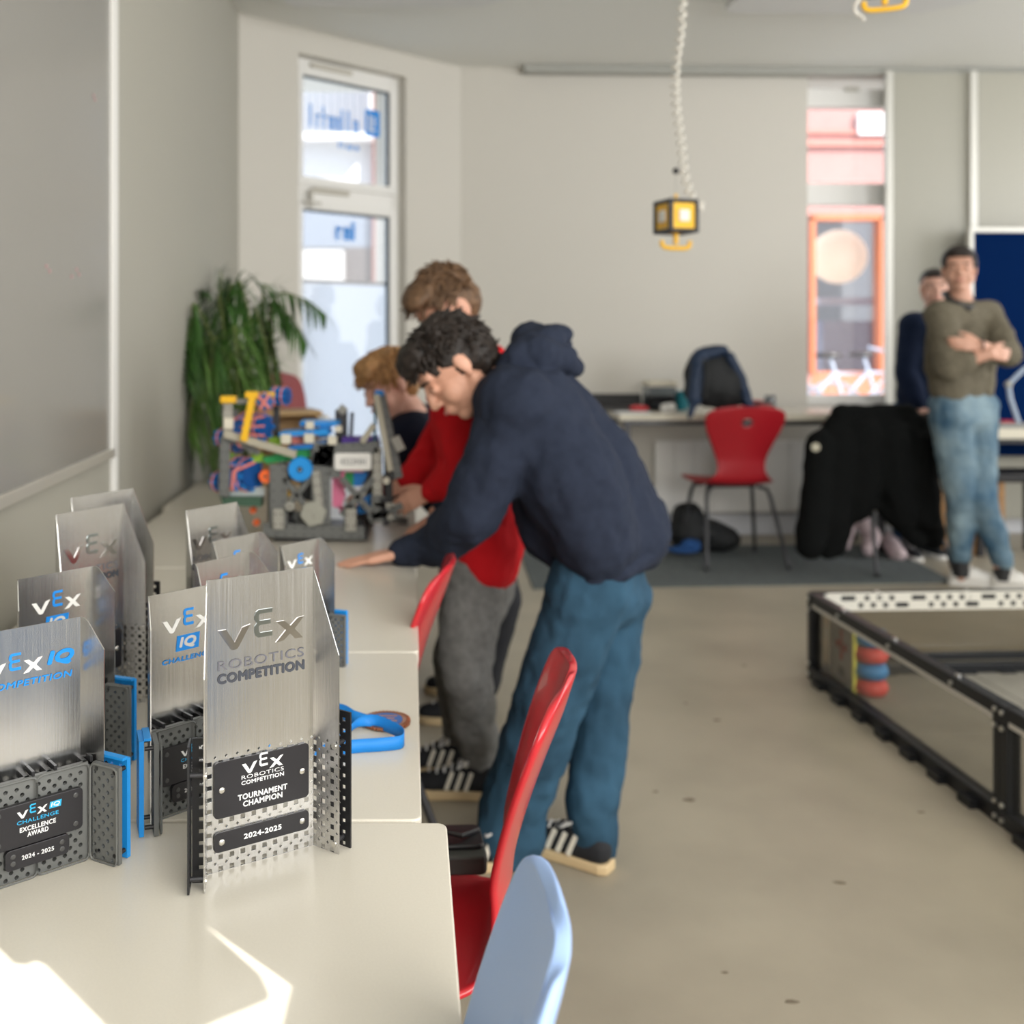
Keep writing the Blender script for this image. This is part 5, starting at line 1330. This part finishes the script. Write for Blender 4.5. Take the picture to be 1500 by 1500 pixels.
# ---- boy in the navy hoodie, bending over the table
NAVY = mat('navy_fleece', (.020,.026,.045), .9, bump=.5, bump_s=350, noise_s=60, noise_a=.06, spec=.2)
DEN = mat('blue_denim', (.030,.078,.128), .85, bump=.5, bump_s=600, noise_s=7, noise_a=.28, spec=.2)
HDK = mat('hair_dark_brown', (.018,.012,.009), .6, noise_s=60, noise_a=.4)
HBR = mat('hair_brown', (.125,.068,.034), .6, noise_s=60, noise_a=.35)
HBL = mat('hair_blond', (.36,.19,.075), .55, noise_s=60, noise_a=.3)
p1 = empty('person', 'person in navy hoodie and blue jeans bending over the table edge', 'person', (.40, 2.55, 0))
hb = basis((-.66,-.16,-.74), (-.74,0,.68)); hc = P(668, 540, 2.50)
shL, shR = P(755,590,2.40), P(752,600,2.70)
elL, wrL = P(693,752,2.40), P(588,808,2.56)
elR, wrR = P(722,700,2.78), P(640,750,2.88)
hipL, hipR = P(862,862,2.46), P(895,862,2.64)
knL, anL = P(806,1025,2.47), P(752,1200,2.53)
knR, anR = P(882,1030,2.60), P(868,1205,2.53)
nk = P(735,548,2.53)
body = head_prims(hc, hb, 1.0)+chain([hc+hb @ V((-.02,0,-.04)), nk, P(770,560,2.55)], [.052,.052,.06])
body += chain([shL, elL, V(wrL)+V((.085,-.015,.022)), wrL], [.045,.036,.026,.022])+chain([shR, elR, wrR], [.045,.036,.024])
body += chain([P(775,570,2.55), P(840,710,2.55), P(885,815,2.55)], [.09,.09,.065])+chain([shL, shR], [.05,.05])
body += chain([hipL, knL, anL], [.065,.045,.035])+chain([hipR, knR, anR], [.065,.045,.035])+chain([hipL, hipR], [.055,.055])
body += chain([anL, (anL.x-.02,anL.y,.05)], [.035,.03])+chain([anR, (anR.x-.02,anR.y,.05)], [.035,.03])
wl = V((wrL.x, wrL.y, TZ+.036))
body += hand_prims(wl, (-1,.02,-.17), (0,0,1), 1, .98, .04)+hand_prims(V((wrR.x-.01,wrR.y,TZ+.06)), (-.75,-.35,-.40), (-.2,-.1,.9), -1, .92, .22)
blob('body', body, SKIN, p1, .0042, 2)
head_parts(p1, hc, hb, 1.0, HDK, True)
top = chain([shL, V(elL).lerp(shL,.5)+V((.008,0,.01)), elL, V(wrL)+V((.085,-.015,.022)), V(wrL)+V((.02,0,.003))], [.088,.078,.074,.056,.040])
top += chain([shR, elR, V(wrR)+V((.02,0,.01))], [.085,.065,.042])
top += chain([shL, shR], [.10,.10])+chain([P(790,600,2.44), P(832,700,2.42), P(872,785,2.43)], [.105,.128,.112])+chain([P(790,600,2.62), P(835,700,2.64), P(880,785,2.64)], [.105,.128,.112])
top += chain([P(780,575,2.55), P(862,690,2.55), P(915,775,2.55)], [.10,.13,.115])+chain([P(805,640,2.55), P(825,760,2.55), P(850,805,2.55)], [.13,.12,.09])
top += chain([P(868,812,2.45), P(935,792,2.50), P(937,792,2.62), P(868,815,2.68)], [.062,.068,.068,.062])+chain([P(868,812,2.45), P(868,815,2.68)], [.062,.062])
blob('hoodie', top, NAVY, p1, .008, 16, disp=.030, dscale=.15, disp2=.014, dscale2=.05)
# hem and cuff ribs
hem = [P(838,838,2.44), P(868,845,2.39), P(910,838,2.40), P(950,812,2.47), P(965,802,2.58), P(955,806,2.66), P(900,838,2.73), P(850,842,2.66)]
blob('hem_band', chain(hem+[hem[0]], [.026]*9)+[('c', P(868,832,2.48), P(930,815,2.50), .045,.045), ('c', P(868,832,2.62), P(930,815,2.62), .045,.045)], NAVY, p1, .007, 3, disp=.006, dscale=.03)
blob('cuff', [('c', V(wrL)+V((.035,-.002,.004)), V(wrL)+V((.002,0,-.002)), .043,.037)], NAVY, p1, .005, 2, disp=.003, dscale=.02)
blob('hood', [('c', P(763,532,2.45), P(800,502,2.50), .055,.050), ('c', P(790,520,2.43), P(826,530,2.47), .042,.036), ('c', P(800,497,2.52), P(819,492,2.55), .036,.032), ('c', P(775,500,2.62), P(815,505,2.64), .05,.04), ('c', P(760,540,2.66), P(790,505,2.66), .05,.05),
              ('c', P(770,500,2.52), P(785,492,2.54), .040,.035), ('c', P(745,550,2.44), P(790,545,2.44), .040,.045), ('c', P(800,520,2.46), P(838,538,2.55), .035,.028)], NAVY, p1, .007, 3, disp=.022, dscale=.07, disp2=.008, dscale2=.03)
pants = chain([hipL+V((0,0,.06)), hipL, knL, anL+V((.0,0,.03)), anL+V((-.005,0,-.035))], [.085,.100,.088,.086,.092])+chain([hipR+V((0,0,.06)), hipR, knR, anR+V((0,0,.03)), anR+V((0,0,-.035))], [.085,.092,.078,.066,.068])+chain([hipL+V((.02,0,.03)), hipR+V((0,0,.03))], [.09,.09])
pants += [('c', hipL+V((.04,.02,-.02)), hipR+V((.025,0,-.02)), .08, .08)]
jn = blob('jeans', pants, DEN, p1, .008, 6, disp=.022, dscale=.10, disp2=.010, dscale2=.04)
shoe(p1, (anL.x+.055, 2.500), R(178), .285); shoe(p1, (anR.x+.035, 2.470), R(143), .275)
mb = MB()
def reg1(f, s, u):
    return u > -.75 and not (f > .42 and u < .38) and not (f > .15 and u < -.05) and not (abs(s) > .55 and u < .22 and f > -.45)
hair = [('e', hc+hb @ V((-.022,0,.048)), (.100,.086,.090), hb), ('e', hc+hb @ V((-.052,0,.0)), (.070,.080,.078), hb), ('e', hc+hb @ V((.045,0,.092)), (.055,.070,.040), hb), ('e', hc+hb @ V((.078,.0,.082)), (.026,.055,.028), hb)]
h = blob('hair', hair, HDK, p1, .006, 2, disp=.020, dscale=.025)
locks(mb, hc, hb, 1.04, 420, reg1, .034, .0055, .55, 2); obj('locks', mb, HDK, h, world=True, smooth=180, kind='stuff')

# ---- boy in the red hoodie behind
REDF = mat('red_fleece', (.60,.012,.018), .9, bump=.4, bump_s=350, spec=.2)
GRY = mat('grey_sweat', (.19,.188,.182), .9, bump=.5, bump_s=400, noise_s=50, noise_a=.15, spec=.2)
p2 = empty('person', 'person in red hoodie and grey sweatpants half hidden behind the navy hoodie', 'person', (.18, 2.95, 0))
hb = basis((-.62,-.42,-.62), (-.45,-.25,.85)); hc = P(657, 455, 2.98)
shA, shB = P(668,570,2.84), P(705,560,3.12); elA, wrA = P(690,690,2.80), P(640,716,2.90); elB, wrB = P(640,660,3.22), P(606,698,3.12)
hpA, hpB = P(690,810,2.88), P(712,805,3.05); knA, anA = P(682,985,2.80), P(702,1118,2.90); knB, anB = P(670,960,2.98), P(676,1085,3.06)
body = head_prims(hc, hb, .98)+chain([hc+hb @ V((-.02,0,-.04)), P(685,520,2.98), P(690,560,2.98)], [.05,.05,.06])+chain([shA, elA, wrA], [.042,.034,.025])+chain([shB, elB, wrB], [.042,.034,.025])
body += chain([P(690,570,2.98), P(705,700,2.96), P(705,800,2.96)], [.085,.085,.09])+chain([hpA, knA, anA, (anA.x,anA.y,.05)], [.06,.042,.034,.03])+chain([hpB, knB, anB, (anB.x,anB.y,.05)], [.06,.042,.034,.03])+chain([hpA, hpB], [.07,.07])+chain([shA, shB], [.05,.05])
body += hand_prims(wrA+V((-.02,0,-.01)), (-.85,-.1,-.35), (.1,-.75,.5), 1, .78, .35)+hand_prims(wrB+V((-.02,0,-.01)), (-.7,-.45,-.35), (-.2,-.5,.8), -1, .78, .3)
blob('body', body, SKIN, p2, .0045, 2)
head_parts(p2, hc, hb, .98, HBR, True)
top = chain([shA, elA, V(wrA).lerp(elA,.25), V(wrA)+V((-.005,-.01,-.004))], [.078,.070,.055,.044])+chain([shB, elB, V(wrB)+V((-.005,-.01,-.004))], [.078,.066,.046])+chain([shA, shB], [.085,.085])
top += chain([P(680,590,2.90), P(698,700,2.88), P(705,795,2.88), P(705,822,2.88)], [.10,.105,.112,.098])+chain([P(700,590,3.05), P(712,700,3.05), P(716,795,3.02), P(716,825,3.02)], [.10,.105,.110,.098])+chain([P(715,530,3.0), P(735,720,3.0)], [.06,.09])
blob('hoodie', top, REDF, p2, .009, 8, disp=.022, dscale=.14, disp2=.008, dscale2=.04)
blob('hood', [('c', P(668,545,2.93), P(715,530,3.0), .045,.05), ('c', P(715,530,3.0), P(720,540,3.06), .05,.045)], REDF, p2, .009, 3, disp=.02, dscale=.06)
pants = chain([hpA+V((0,0,.02)), hpA+V((0,0,-.10)), knA, anA+V((0,0,.06)), anA+V((0,0,.01))], [.085,.094,.075,.062,.052])+chain([hpB+V((0,0,.02)), hpB+V((0,0,-.10)), knB, anB+V((0,0,.02))], [.085,.092,.075,.055])+chain([hpA, hpB], [.085,.085])
blob('sweatpants', pants, GRY, p2, .009, 6, disp=.02, dscale=.09, disp2=.008, dscale2=.04)
shoe(p2, (anA.x+.055, anA.y-.03), R(172), .26); shoe(p2, (anB.x+.05, anB.y-.03), R(175), .26)
hair = [('e', hc+hb @ V((-.024,0,.046)), (.096,.080,.086), hb), ('e', hc+hb @ V((-.052,0,.0)), (.062,.072,.070), hb), ('e', hc+hb @ V((.050,0,.098)), (.055,.064,.034), hb), ('e', hc+hb @ V((.088,.02,.098)), (.030,.040,.026), hb)]
h = blob('hair', hair, HBR, p2, .006, 2, disp=.012, dscale=.03)
mb = MB(); locks(mb, hc, hb, 1.02, 300, lambda f,s,u: u > .1 and not (f > .6 and u < .4), .05, .0045, .35, 5, (.9,0,-.1)); obj('locks', mb, HBR, h, world=True, smooth=180, kind='stuff')

# ---- blond boy at the far end, leaning in
NAVJ = mat('dark_navy_jersey', (.008,.011,.024), .9, bump=.4, bump_s=300, spec=.2)
p3 = empty('person', 'person with blond hair and dark navy top leaning in behind the robot', 'person', (.16, 3.62, 0))
hb = basis((-.74,-.52,-.36), (-.35,-.1,.9)); hc = P(570, 566, 3.42)
shA, shB = P(598,640,3.36), P(620,625,3.62); hpA, hpB = P(680,745,3.55), P(690,745,3.72)
elA, wrA = P(600,705,3.42), V((-.07,3.36,TZ+.04)); elB, wrB = P(612,700,3.74), V((-.10,3.62,TZ+.04))
body = head_prims(hc, hb, .95)+chain([hc+hb @ V((-.02,0,-.04)), P(600,600,3.45), P(612,625,3.48)], [.048,.05,.06])+chain([shA, elA, wrA], [.04,.034,.025])+chain([shB, elB, wrB], [.04,.034,.025])
body += chain([P(612,630,3.5), P(645,690,3.58), P(685,745,3.63)], [.08,.08,.085])+chain([shA, shB], [.05,.05])+chain([hpA, (.22,3.44,.10)], [.06,.04])+chain([hpB, (.26,3.72,.10)], [.06,.04])
body += hand_prims(wrA, (-.9,-.3,-.1), (0,0,1), 1, .85, .2)+hand_prims(wrB, (-.9,-.3,-.1), (0,0,1), -1, .85, .2)
blob('body', body, SKIN2, p3, .0048, 2)
head_parts(p3, hc, hb, .95, HBL)
top = chain([shA, elA, wrA+V((.03,0,.01))], [.075,.060,.045])+chain([shB, elB, wrB+V((.03,0,.01))], [.075,.060,.045])+chain([shA, shB], [.085,.085])+chain([P(612,640,3.5), P(645,695,3.58), P(685,745,3.63)], [.11,.12,.12])+chain([P(590,625,3.40), P(612,610,3.5)], [.05,.055])
blob('sweater', top, NAVJ, p3, .010, 6, disp=.02, dscale=.12)
blob('trousers', chain([hpA, (.30,3.40,.42), (.24,3.44,.12)], [.10,.075,.06])+chain([hpB, (.30,3.75,.42), (.27,3.72,.12)], [.10,.075,.06])+chain([hpA, hpB], [.11,.11]), mat('black_trousers', (.015,.016,.02), .9), p3, .011, 4, disp=.015, dscale=.1)
shoe(p3, (.27, 3.44), R(180), .25); shoe(p3, (.30, 3.72), R(180), .25)
hair = [('e', hc+hb @ V((-.020,0,.046)), (.098,.082,.086), hb), ('e', hc+hb @ V((-.050,0,.0)), (.064,.076,.072), hb), ('e', hc+hb @ V((.050,0,.088)), (.048,.066,.038), hb), ('e', hc+hb @ V((.078,.010,.068)), (.022,.050,.026), hb)]
h = blob('hair', hair, HBL, p3, .006, 2, disp=.010, dscale=.03)
mb = MB(); locks(mb, hc, hb, 1.02, 320, lambda f,s,u: u > .05 and not (f > .5 and u < .35), .05, .0042, .15, 8, (.45,0,-.7)); obj('locks', mb, HBL, h, world=True, smooth=180, kind='stuff')

# ---- adult with crossed arms
OLIVE = mat('olive_knit', (.135,.118,.085), .95, bump=.8, bump_s=180, noise_s=120, noise_a=.22, spec=.15)
WDEN = mat('washed_denim', (.045,.10,.16), .85, bump=.4, bump_s=500, noise_s=5.5, col2=(.21,.29,.33), detail=3, spec=.2)
WSH = mat('white_leather', (.72,.70,.66), .5)
def Q(px, py, y=5.28): return P(px, py, y)
p4 = empty('person', 'person in olive knit sweater and washed jeans standing with crossed arms', 'person', (2.92, 5.3, 0))
hb = basis((-.42,-.90,-.02), (0,0,1)); hc = Q(1405, 396)
shA, shB = Q(1378,462,5.18), Q(1448,462,5.30); elA, wrA = Q(1392,538,5.02), Q(1450,518,4.96); elB, wrB = Q(1476,520,5.10), Q(1436,506,4.98)
hpA, hpB = Q(1392,610,5.24), Q(1430,610,5.32); knA, anA = Q(1407,725,5.24), Q(1407,828,5.30); knB, anB = Q(1436,725,5.22), Q(1468,838,5.22)
nk = Q(1408,438)
body = head_prims(hc, hb, .98)+chain([hc+V((0,.01,-.05)), nk, Q(1410,455)], [.052,.052,.065])+chain([shA, elA, wrA], [.045,.036,.026])+chain([shB, elB, wrB], [.045,.036,.026])
body += chain([shA, shB], [.05,.05])+chain([Q(1412,465), Q(1408,600)], [.09,.09])+chain([hpA, knA, anA, (anA.x,anA.y,.05)], [.07,.045,.034,.03])+chain([hpB, knB, anB, (anB.x,anB.y,.05)], [.07,.045,.034,.03])+chain([hpA, hpB], [.07,.07])
body += hand_prims(wrA, (.95,.15,-.05), (.1,-.95,.2), -1, .95, .35)+hand_prims(wrB, (-.95,-.05,.1), (0,-.95,.2), 1, .95, .3)
blob('body', body, mat('skin_tan', (.55,.30,.21), .5), p4, .0055, 2)
head_parts(p4, hc, hb, .98, HDK)
top = chain([shA, elA, V(elA).lerp(wrA,.35)], [.078,.072,.062])+chain([shB, elB, V(elB).lerp(wrB,.25)], [.075,.068,.060])+chain([shA, shB], [.085,.08])
top += chain([Q(1385,480,5.24), Q(1385,540,5.24), Q(1393,572,5.24)], [.092,.098,.100])+chain([Q(1438,480,5.32), Q(1430,540,5.32), Q(1425,572,5.32)], [.09,.095,.10])+chain([Q(1412,475), Q(1408,570)], [.11,.11])
blob('sweater', top, OLIVE, p4, .010, 5, disp=.025, dscale=.12, disp2=.01, dscale2=.04)
obj('collar', MB().tube([Q(1383,430,5.28), Q(1392,440,5.17), Q(1418,452,5.14), Q(1428,446,5.24), Q(1422,436,5.34), Q(1395,428,5.36)], .016, 8, closed=True), BLACK, p4, world=True, smooth=180)
obj('bracelet', MB().tube([V(wrB)+V((.02*0, .030*math.cos(a), .030*math.sin(a))) for a in [2*PI*k/16 for k in range(16)]], .004, 6, closed=True), BLACK, p4, world=True, smooth=180)
pants = chain([hpA, knA, anA+V((0,0,.055))], [.105,.075,.056])+chain([hpB, knB, anB+V((0,0,.055))], [.105,.075,.054])+chain([hpA+V((0,0,.05)), hpB+V((0,0,.05))], [.105,.105])+chain([hpA+V((0,-.02,0)), hpB+V((0,-.02,0))], [.095,.095])
for q in (anA, anB): obj('sock', MB().cyl((q.x, q.y, .05), (q.x, q.y, q.z+.10), .042, .040, n=14), BLACK, p4, world=True, smooth=60)
blob('jeans', pants, WDEN, p4, .010, 4, disp=.022, dscale=.09, disp2=.008, dscale2=.04)
shoe(p4, (anA.x-.05, anA.y+.03), R(-18), .27, WSH, WSH, False, laces=WSH); shoe(p4, (anB.x-.05, anB.y+.02), R(-22), .27, WSH, WSH, False, laces=WSH)
hair = [('e', hc+hb @ V((-.028,0,.050)), (.092,.082,.084), hb), ('e', hc+hb @ V((-.060,0,.0)), (.060,.074,.075), hb), ('e', hc+hb @ V((.035,0,.088)), (.050,.068,.032), hb), ('e', hc+hb @ V((.0,.066,.045)), (.045,.018,.045), hb), ('e', hc+hb @ V((.0,-.066,.045)), (.045,.018,.045), hb)]
blob('hair', hair, HDK, p4, .007, 2, disp=.008, dscale=.03)

# ---- adult behind
p5 = empty('person', 'person in dark navy sweater mostly hidden behind the one with crossed arms', 'person', (2.95, 5.85, 0))
def T5(px, py, y=5.85): return P(px, py, y)
hb = basis((-.30,-.95,0), (0,0,1)); hc = T5(1369, 424)
shA, shB = T5(1338,478,5.78), T5(1395,478,5.88); elA, wrA = T5(1326,545,5.74), T5(1345,600,5.66); elB, wrB = T5(1404,550,5.84), T5(1392,590,5.70)
hpA, hpB = T5(1338,605,5.90), T5(1362,605,5.95); knA, anA = T5(1330,705,6.0), T5(1325,790,6.05); knB, anB = T5(1350,705,6.02), T5(1345,790,6.1)
body = head_prims(hc, hb, .92)+chain([hc+V((0,.01,-.05)), T5(1369,455), T5(1369,475)], [.05,.05,.06])+chain([shA, elA, wrA], [.042,.035,.026])+chain([shB, elB, wrB], [.042,.035,.026])
body += chain([shA, shB], [.05,.05])+chain([T5(1366,480), T5(1356,600)], [.09,.09])+chain([hpA, knA, anA, (anA.x,anA.y,.05)], [.07,.045,.034,.03])+chain([hpB, knB, anB, (anB.x,anB.y,.05)], [.07,.045,.034,.03])+chain([hpA, hpB], [.07,.07])
body += hand_prims(wrA, (.5,-.3,-.7), (-.3,-.9,.2), -1, .9, .3)+hand_prims(wrB, (-.5,-.3,-.7), (.3,-.9,.2), 1, .9, .3)
blob('body', body, SKIN2, p5, .0058, 2)
head_parts(p5, hc, hb, .92, HDK)
top = chain([shA, elA, V(wrA)+V((0,0,.04))], [.075,.064,.05])+chain([shB, elB, V(wrB)+V((0,0,.04))], [.075,.064,.05])+chain([shA, shB], [.085,.08])+chain([T5(1352,490,5.8), T5(1346,585,5.8)], [.11,.12])+chain([T5(1380,490,5.88), T5(1370,585,5.88)], [.11,.12])
blob('sweater', top, mat('navy_sweater', (.010,.018,.045), .9, spec=.2), p5, .011, 5, disp=.022, dscale=.12)
blob('jeans', chain([hpA, knA, anA], [.115,.085,.065])+chain([hpB, knB, anB], [.115,.085,.065])+chain([hpA, hpB], [.11,.11]), mat('mid_denim', (.015,.06,.14), .85), p5, .011, 4, disp=.02, dscale=.1)
shoe(p5, (anA.x, anA.y+.05), R(-95), .27, SUEDE, WSH, False); shoe(p5, (anB.x, anB.y+.05), R(-80), .27, SUEDE, WSH, False)
hair = [('e', hc+hb @ V((-.030,0,.048)), (.086,.074,.076), hb), ('e', hc+hb @ V((-.058,0,.0)), (.052,.066,.066), hb), ('e', hc+hb @ V((.030,0,.080)), (.045,.060,.026), hb)]
blob('hair', hair, HDK, p5, .007, 2, disp=.006, dscale=.03)
